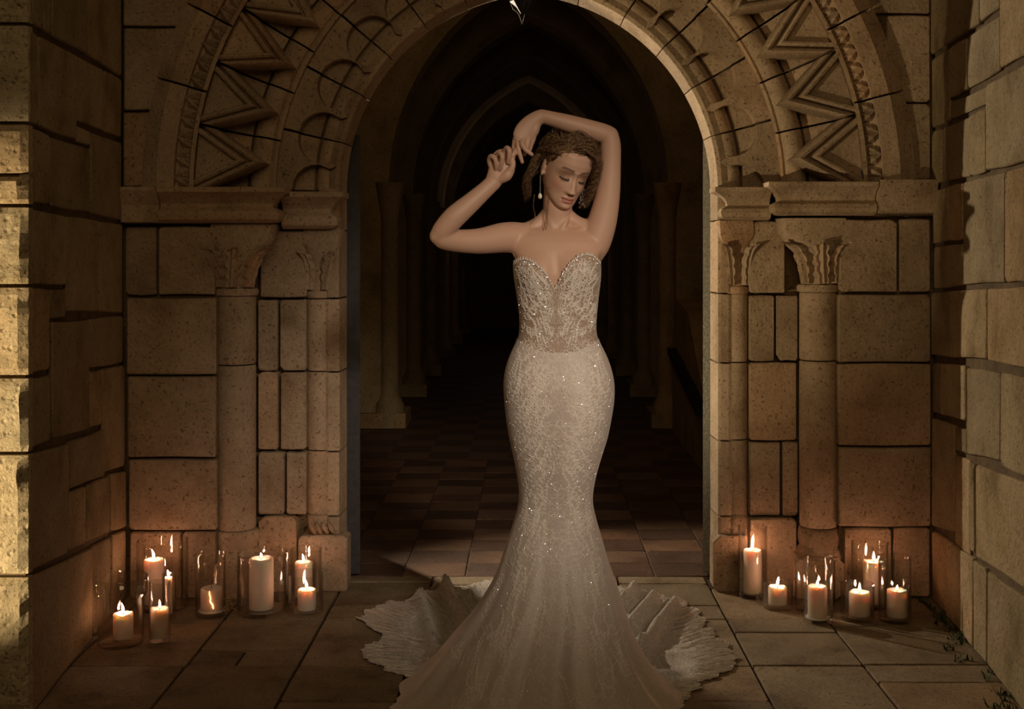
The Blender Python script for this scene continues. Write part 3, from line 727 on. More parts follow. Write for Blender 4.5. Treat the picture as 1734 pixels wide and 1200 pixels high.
candle_set(1280, 1292, 1003, 1024, None, 'tiny glass votive cup between two jars at the right jamb', None, vname='votive_cup')

# dried flower sprig by the cracked candle, moss by the right wall
d, r = vase_pos(331, 382, 1048); c = Vector(((384 - X0) * d / F, d - D - .01, 0)); sp = empty('dried_sprig', c); tag(sp, 'small dried flower sprig lying against the cracked candle glass', 'dried flower')
for k in range(9):
    a = random.uniform(0, 6.28); e = Vector((random.uniform(-.004, .035), random.uniform(-.03, .03), random.uniform(.02, .085)))
    mb = MB(); mb.tube([(0, 0, .002), e * .5 + Vector((.003, 0, 0)), e], .0009, 5); st = mb.build('stem', M['dried'], sp)
    for q in range(3):
        mb = MB(); cc = e + Vector((random.uniform(-.008, .008), random.uniform(-.008, .008), random.uniform(-.012, .006))); mb.lathe([(.001, -.004), (.0045, 0), (.0035, .003), (.0005, .005)], 6, cc); mb.build('flower_head', M['dried'], sp)
for k in range(26):
    t_ = random.uniform(.02, 1.25); X = 1.672 - .1 * t_ - random.uniform(.012, .05 + .04 * (t_ > .6)); mb = MB()
    for q in range(7):
        a = random.uniform(0, 6.28); h_ = random.uniform(.008, .03); w_ = random.uniform(.004, .012); dx, dy = math.cos(a) * .014, math.sin(a) * .014; bx_, by_ = random.uniform(-.02, .02), random.uniform(-.02, .02)
        px_, py_ = -math.sin(a) * w_ / 2, math.cos(a) * w_ / 2
        mb.add([(bx_ + px_, by_ + py_, 0), (bx_ - px_, by_ - py_, 0), (bx_ + dx - px_ * .6, by_ + dy - py_ * .6, h_ * .7), (bx_ + dx * 1.6, by_ + dy * 1.6, h_), (bx_ + dx + px_ * .6, by_ + dy + py_ * .6, h_ * .7)], [(0, 1, 2, 4), (4, 2, 3)])
    o = mb.build('moss_tuft', M['moss']); o.location = (X, -t_, .001); tag(o, 'small green moss tuft at the foot of the right wall', 'moss', 'moss along the right wall')

# ------------------------------------------------------------------ the bride
WY = -1.10
SW = (D + WY) / F                     # metres per pixel at her depth
def bp(px, py, dy=0.0): 
    q = wp(px, py, WY); return Vector((q.x, WY + dy, q.z))
person = empty('person', (bp(945, 1000).x, WY, 0)); PB = person.location.copy()
tag(person, 'woman in a strapless ivory lace mermaid gown, arms raised, standing in the archway', 'person')
def under(o, par=None):
    o.parent = par or person
    if par is None: o.matrix_parent_inverse = Matrix.Translation(-PB)
    else: o.matrix_parent_inverse = Matrix.Identity(4)
    return o

def cat(pts, k=6):
    pts = [np.array(p, float) for p in pts]; P = [2 * pts[0] - pts[1]] + pts + [2 * pts[-1] - pts[-2]]; out = []
    for i in range(1, len(P) - 2):
        for j in range(k):
            t = j / k
            out.append(.5 * ((2 * P[i]) + (-P[i - 1] + P[i + 1]) * t + (2 * P[i - 1] - 5 * P[i] + 4 * P[i + 1] - P[i + 2]) * t * t + (-P[i - 1] + 3 * P[i] - 3 * P[i + 1] + P[i + 2]) * t ** 3))
    out.append(pts[-1]); return out
def limb(mb, rows, n=18, k=6, end=True):
    """rows: (px, py, dy, radius px [, second radius px])"""
    P = []
    for q in rows:
        v = bp(q[0], q[1], q[2]); r1 = q[3] * SW; r2 = (q[4] if len(q) > 4 else q[3]) * SW
        P.append([v.x, v.y, v.z, r1, r2])
    P = cat(P, k); pts = [Vector(p[:3]) for p in P]; rr = [(p[4], p[3]) for p in P]
    if end:
        for sgn in (0, -1):
            a, b = (pts[0], pts[1]) if sgn == 0 else (pts[-1], pts[-2]); d = (a - b).normalized(); r = rr[0] if sgn == 0 else rr[-1]
            ex = [(a + d * max(r) * f, (r[0] * g, r[1] * g)) for f, g in ((.45, .88), (.8, .58), (.97, .2))]
            if sgn == 0: pts = [e[0] for e in ex[::-1]] + pts; rr = [e[1] for e in ex[::-1]] + rr
            else: pts += [e[0] for e in ex]; rr += [e[1] for e in ex]
    mb.tube(pts, rr, n)

# ---- gown profile (left and right contour, px at her depth; front and back half depth in metres)
GY = [425, 445, 470, 500, 530, 560, 575, 600, 625, 650, 680, 710, 740, 770, 800, 830, 850, 880, 910, 940, 970, 1000, 1030, 1060, 1090, 1120, 1150, 1174.6]
GL = [872, 868, 870, 875, 879, 880, 877, 864, 856, 853, 855, 858, 863, 870, 876, 880, 880, 872, 862, 852, 842, 827, 808, 784, 758, 735, 708, 668]
GR = [1016, 1018, 1018, 1014, 1011, 1009, 1012, 1026, 1035, 1040, 1039, 1034, 1028, 1018, 1009, 1003, 1002, 1009, 1018, 1026, 1036, 1046, 1055, 1064, 1077, 1094, 1118, 1156]
GF = [.085, .098, .102, .098, .092, .088, .09, .102, .112, .118, .12, .118, .115, .112, .108, .104, .104, .112, .126, .145, .168, .195, .225, .26, .295, .335, .385, .47]
GB = [.085, .09, .09, .088, .084, .082, .088, .108, .125, .132, .132, .126, .118, .108, .10, .096, .096, .104, .12, .14, .165, .195, .225, .26, .295, .33, .365, .40]
_gy = np.arange(380, 1240.0); _k = np.exp(-np.arange(-30, 31) ** 2 / (2 * 9.0 ** 2)); _k /= _k.sum(); _gt = {}
def gi(a, y):
    if id(a) not in _gt:
        f_ = np.interp(_gy, GY, a); f_ = np.where(_gy < 425, a[0], f_); _gt[id(a)] = np.convolve(np.pad(f_, 30, mode='edge'), _k, 'valid')
    return float(np.interp(y, _gy, _gt[id(a)]))
def gown_xy(phi, y, inset=0.0, folds=True):
    L_, R_ = gi(GL, y), gi(GR, y); cx = (L_ + R_) / 2; hw = (R_ - L_) / 2 * SW - inset
    c, s = math.cos(phi), math.sin(phi); e = 2.25
    k = (abs(c) ** e + abs(s) ** e) ** (-1 / e)
    px = cx + (hw / SW) * k * c
    hd = (gi(GF, y) if s < 0 else gi(GB, y)) - inset
    yy = hd * k * s
    f = 1.0
    if folds and y > 860:
        A = min(1, (y - 860) / 240) ** 1.2
        f = 1 + A * (.040 * math.cos(9 * phi + .6) + .030 * math.cos(14 * phi + 2.0) + .018 * math.cos(23 * phi + 1.0)) * (0.35 + .65 * abs(s))
    if folds and y > 1140: f *= 1 + .05 * (y - 1140) / 35 * mnoise.noise(Vector((c * 9, s * 9, 2.0)))
    x = bp(cx, y).x + hw * k * c * f; yy *= f
    if s < 0:                                  # bust, thigh and knee pushed forward
        for bx_, by_, sx_, sy_, am in ((905, 463, 22, 22, .030), (981, 460, 22, 23, .030), (988, 690, 38, 70, .020), (962, 800, 36, 70, .026), (905, 680, 30, 70, .006)):
            yy -= am * math.exp(-((px - bx_) / sx_) ** 2 / 2 - ((y - by_) / sy_) ** 2 / 2) * min(1, -s * 2)
        yy += .012 * math.exp(-((px - 941) / 9) ** 2 / 2 - ((y - 462) / 26) ** 2 / 2)
        yy += .008 * math.exp(-((px - 925) / 16) ** 2 / 2 - ((y - 800) / 80) ** 2 / 2)
    return Vector((x, WY + yy, max(.004, bp(0, y).z)))

# ---- body: head, neck, torso, arms, hands, legs fused into one surface
HS_Z = [-.114, -.110, -.102, -.09, -.075, -.058, -.035, -.01, .015, .04, .065, .088, .104, .113, .116]
HS_W = [.004, .020, .033, .0445, .0535, .0600, .065, .0695, .0725, .0735, .071, .058, .038, .017, .002]
HS_F = [.066, .075, .082, .084, .083, .083, .083, .083, .087, .089, .084, .066, .043, .019, .002]
HS_B = [-.045, -.030, -.005, .022, .045, .064, .082, .094, .102, .105, .100, .080, .055, .026, .002]
def surf(a, z, off=0.0):
    w, f, b = np.interp(z, HS_Z, HS_W) + off, np.interp(z, HS_Z, HS_F) + off, np.interp(z, HS_Z, HS_B) + off
    mid = (b - f) / 2; half = (b + f) / 2                 # outline from -f to +b
    c, s = math.cos(a), math.sin(a); e = 2.25
    k = (abs(c) ** e + abs(s) ** e) ** (-1 / e)
    return Vector((w * k * s, mid - half * k * c, z))
HC = bp(958, 288, -.005)
HR = Matrix.Rotation(rad(11), 3, 'Y') @ Matrix.Rotation(rad(25), 3, 'Z') @ Matrix.Rotation(rad(18), 3, 'X')
def hw_(p): return HC + HR @ Vector(p)
def G(x, z, x0, z0, sx, sz): return math.exp(-((x - x0) / sx) ** 2 / 2 - ((z - z0) / sz) ** 2 / 2)
def face_disp(p):
    x, y, z = p; ax = abs(x)
    if y > -.02: return Vector(p)
    k = min(1, (-y - .02) / .03); d = 0.0                # forward amount
    # nose: bridge, ball, wings
    if -.062 < z < .02:
        t = min(1, max(0, (.012 - z) / .058)); amp = .003 + .0190 * t ** 1.15
        if z < -.046: amp *= max(0, 1 - ((-.046 - z) / .010) ** 1.6) if z > -.056 else 0
        d += amp * math.exp(-(x / (.0058 + .0040 * t)) ** 2 / 2)
    d += .0075 * G(ax, z, .0115, -.0475, .0048, .0048)
    # sockets, lids, brows
    d -= .0125 * G(ax, z, .031, .000, .0145, .0105)
    d += .0105 * G(ax, z, .0315, -.004, .0105, .0085)
    d += .0035 * G(ax, z, .029, .0195, .016, .006)
    d -= .004 * G(ax, z, .011, .004, .005, .008)
    # cheeks, mouth, chin
    d += .005 * G(ax, z, .043, -.032, .016, .014)
    d -= .004 * G(ax, z, .040, -.066, .014, .014)
    d += .0055 * G(x, z, 0, -.073, .022, .015)
    d += .0040 * G(ax, z, .006, -.0690, .0095, .0030) + .0052 * G(x, z, 0, -.0795, .0115, .0038)
    d -= .0055 * math.exp(-((z + .0742 + .0012 * math.cos(x * 260)) / .0017) ** 2 / 2) * (1 if ax < .021 else math.exp(-((ax - .021) / .003) ** 2))
    d -= .0018 * G(x, z, 0, -.061, .003, .004)
    d -= .0038 * G(x, z, 0, -.0885, .014, .004)
    d += .0058 * G(x, z, 0, -.1005, .013, .0085)
    return Vector((x, y - d * k, z))

parts = MB()
# head
rows = []; nz, na = 130, 150
for i in range(nz + 1):
    q = i / nz; z = -.114 + .230 * (.5 - .5 * math.cos(math.pi * q)) if False else -.114 + .230 * q
    rows.append([hw_(face_disp(surf(2 * math.pi * j / na, z))) for j in range(na)])
parts.loft(rows)
for s in (-1, 1):      # ears
    for (c, r) in (((s * .0745, .012, -.004), (.006, .013, .026)), ((s * .0745, .006, -.026), (.006, .008, .010))):
        rr = []
        for i in range(1, 12):
            b_ = math.pi * i / 12
            rr.append([hw_((c[0] + r[0] * math.sin(b_) * math.cos(a), c[1] + r[1] * math.sin(b_) * math.sin(a), c[2] + r[2] * math.cos(b_))) for a in [2 * math.pi * j / 14 for j in range(14)]])
        parts.loft(rr)
# neck
nk = hw_((0, .02, -.055)); nx_, nz_ = X0 + nk.x / SW, Y0 - (nk.z - H) / SW
limb(parts, [(nx_ + 2, nz_ - 14, .012, 25, 27), (nx_ - 1, 345, .016, 25, 27), (944, 368, .022, 25, 27), (941, 386, .028, 31, 30), (941, 402, .03, 40, 34)], 26)
# torso rings
def tring(y, L_, R_, f, b, cy=0.0, n=48):
    out = []; cx = (L_ + R_) / 2; hw = (R_ - L_) / 2 * SW
    for j in range(n):
        a = 2 * math.pi * j / n; c, s = math.cos(a), math.sin(a); e = 2.3; k = (abs(c) ** e + abs(s) ** e) ** (-1 / e)
        out.append((bp(cx, y).x + hw * k * c, WY + cy + (f if s < 0 else b) * k * s, bp(0, y).z))
    return out
TR = [(381, 918, 966, .03, .05, .02), (386, 893, 990, .042, .062, .018), (392, 866, 1008, .055, .075, .015), (400, 858, 1020, .066, .083, .01), (410, 860, 1025, .076, .088, .006), (424, 866, 1024, .084, .09, .002)]
rings = [tring(*q) for q in TR]
for y in [440, 452, 465, 480, 500, 520, 540, 560, 580, 605, 630, 655, 680, 700]:
    rings.append([gown_xy(2 * math.pi * j / 48, y, .009 if y > 470 else .0065, False) for j in range(48)])
parts.loft(rings)
# collar bones and neck tendons
limb(parts, [(934, 397, -.030, 4), (912, 394, -.030, 4.2), (888, 389, -.015, 4.5), (868, 386, .005, 5)], 10)
limb(parts, [(950, 397, -.030, 4), (970, 393, -.026, 4.2), (992, 386, -.012, 4.5), (1006, 378, .0, 5)], 10)
limb(parts, [(941, 396, -.030, 3.6), (933, 378, -.018, 5), (927, 356, .0, 5.5)], 10)
limb(parts, [(946, 396, -.030, 3.6), (957, 378, -.022, 5), (961, 362, .008, 5.5)], 10)
# slope of the shoulders
limb(parts, [(930, 362, .024, 14, 16), (912, 379, .022, 13, 18), (885, 393, .014, 15, 20), (868, 398, .008, 20)], 16)
limb(parts, [(956, 362, .024, 14, 16), (974, 377, .022, 14, 18), (995, 388, .016, 17, 20), (1010, 392, .010, 22)], 16)
# her right arm (left in the picture)
limb(parts, [(892, 404, .012, 26), (872, 402, .004, 26.5), (850, 402.5, -.018, 25.5), (815, 408, -.062, 21.8), (782, 408, -.098, 19.2), (757, 404, -.122, 18.5), (747, 400, -.130, 15)], 20)
limb(parts, [(750, 398, -.13, 16.5), (757, 388, -.134, 18), (775, 368, -.134, 18.8), (800, 346, -.128, 16.6), (822, 326, -.12, 14.4), (838, 311, -.115, 13.6, 11)], 20)
# her left arm (right in the picture), raised over the head
limb(parts, [(996, 428, .012, 27), (1008, 408, .010, 27.5), (1020, 374, .004, 25), (1029, 330, -.006, 21), (1033, 282, -.016, 18), (1033, 248, -.022, 17.8), (1030, 231, -.026, 17)], 20)
limb(parts, [(1031, 231, -.026, 16.5), (1018, 227, -.032, 17.2), (996, 221, -.042, 16.6), (960, 211.5, -.056, 15), (932, 204, -.064, 12.6), (916, 200, -.066, 12, 10.5)], 20)
# hands
def finger(rows, n=10): limb(parts, rows, n, 5)
# right hand: palm towards us, fingers curled over it, thumb along the far side
limb(parts, [(835, 314, -.115, 13.5, 10), (841, 303, -.116, 15.5, 10), (847, 291, -.114, 19, 9), (850, 280, -.112, 19.5, 8), (851, 273, -.110, 17, 6.5)], 20)
limb(parts, [(848, 307, -.120, 8), (859, 301, -.124, 9), (866, 292, -.124, 7)], 12)
finger([(834, 286, -.118, 5.4), (831, 276, -.124, 5.0), (834, 270, -.137, 4.6), (840, 274, -.146, 4.2), (842, 283, -.143, 3.7), (841.5, 290, -.134, 3.2)])
finger([(843, 280, -.116, 5.4), (844, 270, -.124, 5.1), (847.5, 265, -.139, 4.8), (852, 270, -.149, 4.4), (851, 281, -.145, 3.8), (848.5, 291, -.134, 3.3)])
finger([(853, 276, -.114, 5.4), (855.5, 263, -.119, 5.2), (859.5, 256.5, -.132, 4.8), (863.5, 261, -.143, 4.5), (863, 272, -.141, 3.9), (861, 280, -.132, 3.3)])
finger([(862, 282, -.110, 5.2), (867, 271, -.108, 4.9), (871, 264, -.105, 4.5), (873.5, 257.5, -.098, 3.7)])
finger([(862, 297, -.126, 6.6), (868, 288, -.130, 5.4), (869.5, 280, -.130, 4.6), (868.5, 272.5, -.128, 3.8)])
# left hand hanging from the wrist
limb(parts, [(917, 200, -.066, 12, 10.5), (909, 204.5, -.070, 13.5, 10), (899, 214, -.077, 16, 9), (891, 225, -.084, 18, 8), (886, 233, -.089, 17.5, 7)], 20)
limb(parts, [(908, 214, -.074, 8), (905, 225, -.078, 8), (902, 234, -.079, 6)], 12)
finger([(876, 229, -.084, 4.9), (873, 240, -.090, 4.6), (870.5, 253, -.087, 4.1), (870.5, 263, -.085, 3.7), (871, 269, -.085, 3.2)])
finger([(882, 235, -.088, 5.1), (877.5, 247, -.098, 4.7), (879, 260, -.103, 4.3), (882, 270, -.102, 3.8), (884.5, 278, -.100, 3.2)])
finger([(888, 238, -.092, 5.1), (884.5, 248, -.107, 4.8), (889.5, 257, -.116, 4.4), (895, 262, -.117, 3.9), (900.5, 266, -.115, 3.2)])
finger([(895, 238, -.088, 4.9), (893.5, 248, -.093, 4.5), (891, 257, -.093, 4.0), (888.5, 265, -.090, 3.2)])
finger([(904, 228, -.078, 6.2), (902, 239, -.078, 5.2), (899, 248, -.078, 4.6), (897, 257, -.077, 3.6)])
# legs and feet under the gown
for sx_, kx, ky in ((-1, 914, .0), (1, 974, -.03)):
    limb(parts, [(944 + sx_ * 38, 690, -.0, 36), (944 + sx_ * 30, 770, ky, 31), (944 + sx_ * 24, 850, ky * 1.3, 23), (944 + sx_ * 23, 900, ky, 23), (944 + sx_ * 22, 1000, .01, 18), (944 + sx_ * 22, 1085, .03, 14)], 16)
    limb(parts, [(944 + sx_ * 22, 1090, .03, 15), (944 + sx_ * 23, 1125, -.03, 15), (944 + sx_ * 24, 1157, -.10, 13), (944 + sx_ * 24, 1161, -.16, 10)], 14)
raw = parts.build('body_raw', None)
rm = raw.modifiers.new('r', 'REMESH'); rm.mode = 'VOXEL'; rm.voxel_size = 0.0021; rm.use_smooth_shade = True
sm = raw.modifiers.new('s', 'SMOOTH'); sm.factor = .5; sm.iterations = 2
dg = bpy.context.evaluated_depsgraph_get()
bme = bpy.data.meshes.new_from_object(raw.evaluated_get(dg)); bme.name = 'body'
bpy.data.objects.remove(raw)
bme.polygons.foreach_set('use_smooth', [True] * len(bme.polygons))
# colouring of the skin: make-up, lips, brows, nails, painted nostril and mouth-line shade
nv = len(bme.vertices); co = np.empty(nv * 3); bme.vertices.foreach_get('co', co); co = co.reshape(-1, 3)
ed = np.empty(len(bme.edges) * 2, dtype=np.int64); bme.edges.foreach_get('vertices', ed); ed = ed.reshape(-1, 2)
def near_(px, py, r): 
    q = bp(px, py); return np.clip((np.hypot(co[:, 0] - q.x, co[:, 2] - q.z) - r) / .03, 0, 1)
wt = np.clip((np.linalg.norm(co - np.array(HC), axis=1) - .135) / .04, 0, 1) * near_(852, 280, .062) * near_(888, 240, .075)
deg = np.bincount(ed.ravel(), minlength=nv).astype(float)
for _ in range(30):                     # soften the joins of limbs and trunk, not the face or the hands
    av = np.stack([np.bincount(ed[:, 0], co[ed[:, 1], c], nv) + np.bincount(ed[:, 1], co[ed[:, 0], c], nv) for c in range(3)], 1) / np.maximum(1, deg)[:, None]
    co = co + (av - co) * (.6 * wt)[:, None]
bme.vertices.foreach_set('co', co.ravel()); bme.update()
Hm = np.array(HR); loc = (co - np.array(HC)) @ Hm
base = np.array([.56, .345, .24]); colr = np.tile(base, (nv, 1))
lx, ly, lz = loc.T; ax = np.abs(lx); face = (ly < -.045) & (ax < .075) & (lz > -.12) & (lz < .09)
def mixc(w, c): 
    global colr
    w = np.clip(w, 0, 1)[:, None]; colr = colr * (1 - w) + np.array(c) * w
def g2(a, b, a0, b0, sa, sb): return np.exp(-((a - a0) / sa) ** 2 / 2 - ((b - b0) / sb) ** 2 / 2)
mixc(face * .45 * g2(ax, lz, .048, -.035, .014, .014), (.58, .24, .16))
mixc(face * .85 * g2(ax, lz, .032, .004, .013, .006), (.27, .14, .075))
mixc(face * .7 * g2(ax, lz, .038, .000, .012, .007), (.20, .10, .055))
lash = -.0115 + 6.0 * (ax - .031) ** 2 * 1.6
mixc(face * 1.0 * (np.abs(ax - .0315) < .0155) * np.exp(-((lz - lash) / .0019) ** 2 / 2) * 1.3, (.025, .015, .010))
brow = .0205 + .004 * np.sin((ax - .012) / .04 * 2.2) - .10 * np.maximum(0, ax - .04)
mixc(face * .95 * np.clip((ax - .011) / .003, 0, 1) * np.clip((.052 - ax) / .006, 0, 1) * np.exp(-((lz - brow) / (.0031 - .03 * np.maximum(0, ax - .030))) ** 2 / 2), (.11, .06, .035))
lipu = (ax < .0235) & (lz < -.0635 - .22 * ax + .0) & (lz > -.0745); lipl = (ax < .0215) & (lz <= -.0745) & (lz > -.0855 + 11 * ax ** 2)
mixc((face & (lipu | lipl)) * .8, (.46, .17, .125)); mixc(face * .7 * (ax < .0225) * np.exp(-((lz + .0745) / .0012) ** 2 / 2), (.16, .05, .04))
mixc(face * .9 * g2(ax, lz, .0065, -.0545, .0026, .0018), (.14, .06, .04))
at = bme.color_attributes.new('skin', 'FLOAT_COLOR', 'POINT')
at.data.foreach_set('color', np.hstack([colr, np.ones((nv, 1))]).astype(np.float32).ravel())
sk, t, b = nt('skin'); L = t.links
an = N(t, 'ShaderNodeVertexColor'); an.layer_name = 'skin'; L.new(an.outputs[0], b.inputs['Base Color'])
b.inputs['Roughness'].default_value = .48; b.inputs['Specular IOR Level'].default_value = .4
b.inputs['Subsurface Weight'].default_value = .12; b.inputs['Subsurface Radius'].default_value = (1, .35, .2); b.inputs['Subsurface Scale'].default_value = .012
g_ = N(t, 'ShaderNodeTexCoord'); n_ = N(t, 'ShaderNodeTexNoise', Scale=260.0, Detail=3.0); L.new(g_.outputs['Object'], n_.inputs['Vector'])
bu = N(t, 'ShaderNodeBump'); bu.inputs['Strength'].default_value = .05; bu.inputs['Distance'].default_value = .002; L.new(n_.outputs['Fac'], bu.inputs['Height']); L.new(bu.outputs[0], b.inputs['Normal'])
bme.materials.clear(); bme.materials.append(sk)
body = bpy.data.objects.new('body', bme); col.objects.link(body); under(body)
tag(body, 'bare arms, shoulders, face and hands')

# ---- hair
def hair_mat():
    m, t, b = nt('brown_hair'); L = t.links
    g = N(t, 'ShaderNodeNewGeometry'); n = N(t, 'ShaderNodeTexNoise', Scale=120.0, Detail=4.0); L.new(g.outputs['Position'], n.inputs['Vector'])
    r = ramp(t, [(.3, (.05, .026, .012)), (.5, (.16, .088, .042)), (.7, (.36, .22, .11))]); L.new(n.outputs['Fac'], r.inputs[0]); L.new(r.outputs[0], b.inputs['Base Color'])
    b.inputs['Roughness'].default_value = .6; b.inputs['Specular IOR Level'].default_value = .25
    return m
M['hair'] = hair_mat()
hm = MB()
HA = [rad(a) for a in (0, 25, 45, 62, 78, 95, 120, 180)]; HZ = [.076, .074, .064, .042, .012, -.030, -.060, -.078]
def hairline(a): return float(np.interp(abs(a), HA, HZ))
rows = []
for i in range(15):                       # cap under the strands
    row = []
    for j in range(48):
        a = -math.pi + 2 * math.pi * j / 48; z0 = hairline(a); z = z0 + (.1155 - z0) * (i / 14) ** .8
        row.append(hw_(surf(a, z + (.004 if i == 0 else 0), .004 if i else .000)))
    rows.append(row)
hm.loft(rows, cap=False)
def ell(q, off):
    e = Vector((.0755 + off, .100 + off, .1165 + off)); c = Vector((0, .010, 0)); d = (q - c); k = 1 / math.sqrt((d.x / e.x) ** 2 + (d.y / e.y) ** 2 + (d.z / e.z) ** 2)
    return c + d * k
bun = Vector((-.015, .105, .035))
def clump(st, en, lift_, vol, am, fr, ph, n, sp=.0042):
    for h in range(n):
        o = Vector((random.gauss(0, 1), random.gauss(0, 1), random.gauss(0, 1))) * sp; pts = []; ph2 = ph + random.gauss(0, .3); v2 = vol + random.gauss(0, .002)
        for k in range(17):
            s = k / 16; q = st.lerp(en, s) + lift_ * math.sin(math.pi * s)
            p = ell(q, v2 * min(1, .3 + s * 3)) + o * (.5 + math.sin(math.pi * s)); p += Vector((math.sin(fr * s * .8 + ph2) * .6, math.sin(fr * s + ph2), math.cos(fr * s * .9 + ph2) * .7)) * am * min(1, .2 + s * 2)
            pts.append(hw_(p))
        hm.tube(pts, random.uniform(.0005, .0008), 3)
for i in range(34):                        # crown and back
    a = random.uniform(-math.pi, math.pi); st = surf(a, random.uniform(.085, .113), .006)
    if st.y < -.02: st.y = abs(st.y)
    clump(st, bun + Vector((random.uniform(-.04, .04), 0, random.uniform(-.04, .04))), Vector((0, 0, .02)), random.uniform(.008, .02), .005, random.uniform(8, 12), random.uniform(0, 6.28), 22)
for i in range(40):                        # front swept across from the left temple to the right
    f = i / 39; y0 = -.070 + .13 * f + random.uniform(-.004, .004)
    st = ell(Vector((-.046 + .02 * f + random.uniform(-.005, .005), y0, .092)), .004)
    en = Vector((.084, -.018 + .07 * f + random.uniform(-.012, .012), random.uniform(-.045, .015) - .02 * f))
    clump(st, en, Vector((0, -.020 * (1 - f), .040)), .007 + .015 * random.random() + .006 * f, random.uniform(.004, .007), random.uniform(12, 17), random.uniform(0, 1.5) + f * 5, 26)
for i in range(30):                        # hairline
    a = rad(-68 + 108 * i / 29); st = surf(a, hairline(a) - .003, .0005); en = ell(Vector((.030 + .03 * i / 29, .02, .10)), .012)
    clump(st, en, Vector((.004, -.012, .022)), .006 + .010 * random.random(), .0035, random.uniform(9, 13), random.uniform(0, 2), 20, .0030)
for i in range(30):                        # left side drawn back above the ear
    f = i / 29; st = ell(Vector((-.050, -.062 + .10 * f, .080 - .045 * random.random() * (1 - f))), .003)
    en = Vector((-.078, .045 + .05 * f, random.uniform(-.03, .05)))
    clump(st, en, Vector((-.012, 0, .022)), .005 + .014 * random.random(), random.uniform(.003, .0055), random.uniform(11, 15), random.uniform(0, 2) + f * 5, 24)
for i in range(70):                        # loose knot at the back
    c = bun + Vector((0, .02, 0)); r = random.uniform(.018, .040); ph = random.uniform(0, 6.28); tl = Euler((random.uniform(-.7, .7), random.uniform(-.6, .6), 0)).to_matrix()
    hm.tube([hw_(c + tl @ Vector((r * math.cos(ph + k * .42), random.uniform(-.004, .004) + .018 * math.sin(k * .5), r * math.sin(ph + k * .42)))) for k in range(12)], .0016, 4)
def lock(path, n, spread, amp, fr, r=.0013):
    for i in range(n):
        o = Vector((random.gauss(0, 1), random.gauss(0, 1), random.gauss(0, .6))) * spread; ph = random.gauss(0, .6); P = cat(path, 6); m = len(P); pts = []; a_ = amp * random.uniform(.5, 1.4); L_ = random.uniform(.5, 1.0)
        for k, p in enumerate(P[:max(6, int(m * L_))]):
            s = k / (m - 1); pts.append(hw_(Vector(p) + o * (.35 + .9 * math.sin(math.pi * min(1, s * 1.1))) + Vector((math.sin(fr * s + ph), math.cos(fr * s + ph), 0)) * a_ * min(1, s * 3)))
        hm.tube(pts, [r * (1 - .8 * k / len(pts)) for k in range(len(pts))], 3)
def locks(path, n, spread, amp, fr, m=22):
    for i in range(n):
        o = Vector((random.gauss(0, 1), random.gauss(0, 1), random.gauss(0, .5))) * spread
        lock([tuple(Vector(p) + o * (.2 + .8 * k / len(path))) for k, p in enumerate(path)], m, .0030, amp * random.uniform(.7, 1.3), fr * random.uniform(.8, 1.2), .00075)
locks([(-.020, -.066, .096), (.012, -.078, .094), (.044, -.078, .080), (.066, -.068, .056), (.077, -.060, .028), (.082, -.056, -.005), (.086, -.050, -.042), (.084, -.044, -.078), (.078, -.040, -.105)], 15, .0065, .0085, 24)
locks([(-.030, -.058, .104), (.015, -.072, .102), (.050, -.064, .084), (.076, -.046, .050), (.090, -.034, .012), (.096, -.028, -.035), (.092, -.024, -.080), (.084, -.02, -.11)], 13, .0085, .0085, 22)
locks([(.05, .0, .09), (.084, .01, .05), (.100, .0, .0), (.100, .0, -.05), (.094, .0, -.10)], 9, .009, .008, 18)
locks([(-.055, .030, .075), (-.082, .036, .035), (-.096, .042, -.015), (-.100, .042, -.060), (-.092, .036, -.105), (-.086, .030, -.145)], 8, .0085, .0075, 17)
locks([(-.01, -.055, .108), (-.045, -.040, .102), (-.075, -.010, .072), (-.092, .03, .035), (-.084, .07, .01)], 9, .007, .006, 15)
for tr_ in ([(930, 318), (926, 345), (924, 372), (919, 392), (914, 407)], [(929, 322), (928, 348), (926, 366), (925, 386), (917, 404)], [(905, 330), (903, 350), (906, 366), (900, 380)]):
    P = cat([tuple(bp(x, y, -.052 + .006 * k)) for k, (x, y) in enumerate(tr_)], 6); hm.tube(P, [.0013 * (1 - .5 * k / len(P)) for k in range(len(P))], 5)
hair = hm.build('hair', M['hair'], None, True, False); under(hair); tag(hair, 'loosely pinned wavy brown hair with falling strands')
# lashes
lm = MB()
for s in (-1, 1):
    for k in range(16):
        x = s * (.020 + .022 * k / 15); z = -.0115 + 9.6 * (abs(x) - .031) ** 2; p = face_disp(surf(math.asin(max(-1, min(1, x / .082))), z)); p = Vector((x, p.y - .001, z))
        lm.tube([hw_(p), hw_(p + Vector((s * .001 * (k - 5) / 5, -.0035, -.0022))), hw_(p + Vector((s * .002 * (k - 5) / 5, -.0065, -.0022)))], [.0005, .0004, .0002], 3)
tag(under(lm.build('eyelashes', M['wick'], None, False, False)), kind='stuff')

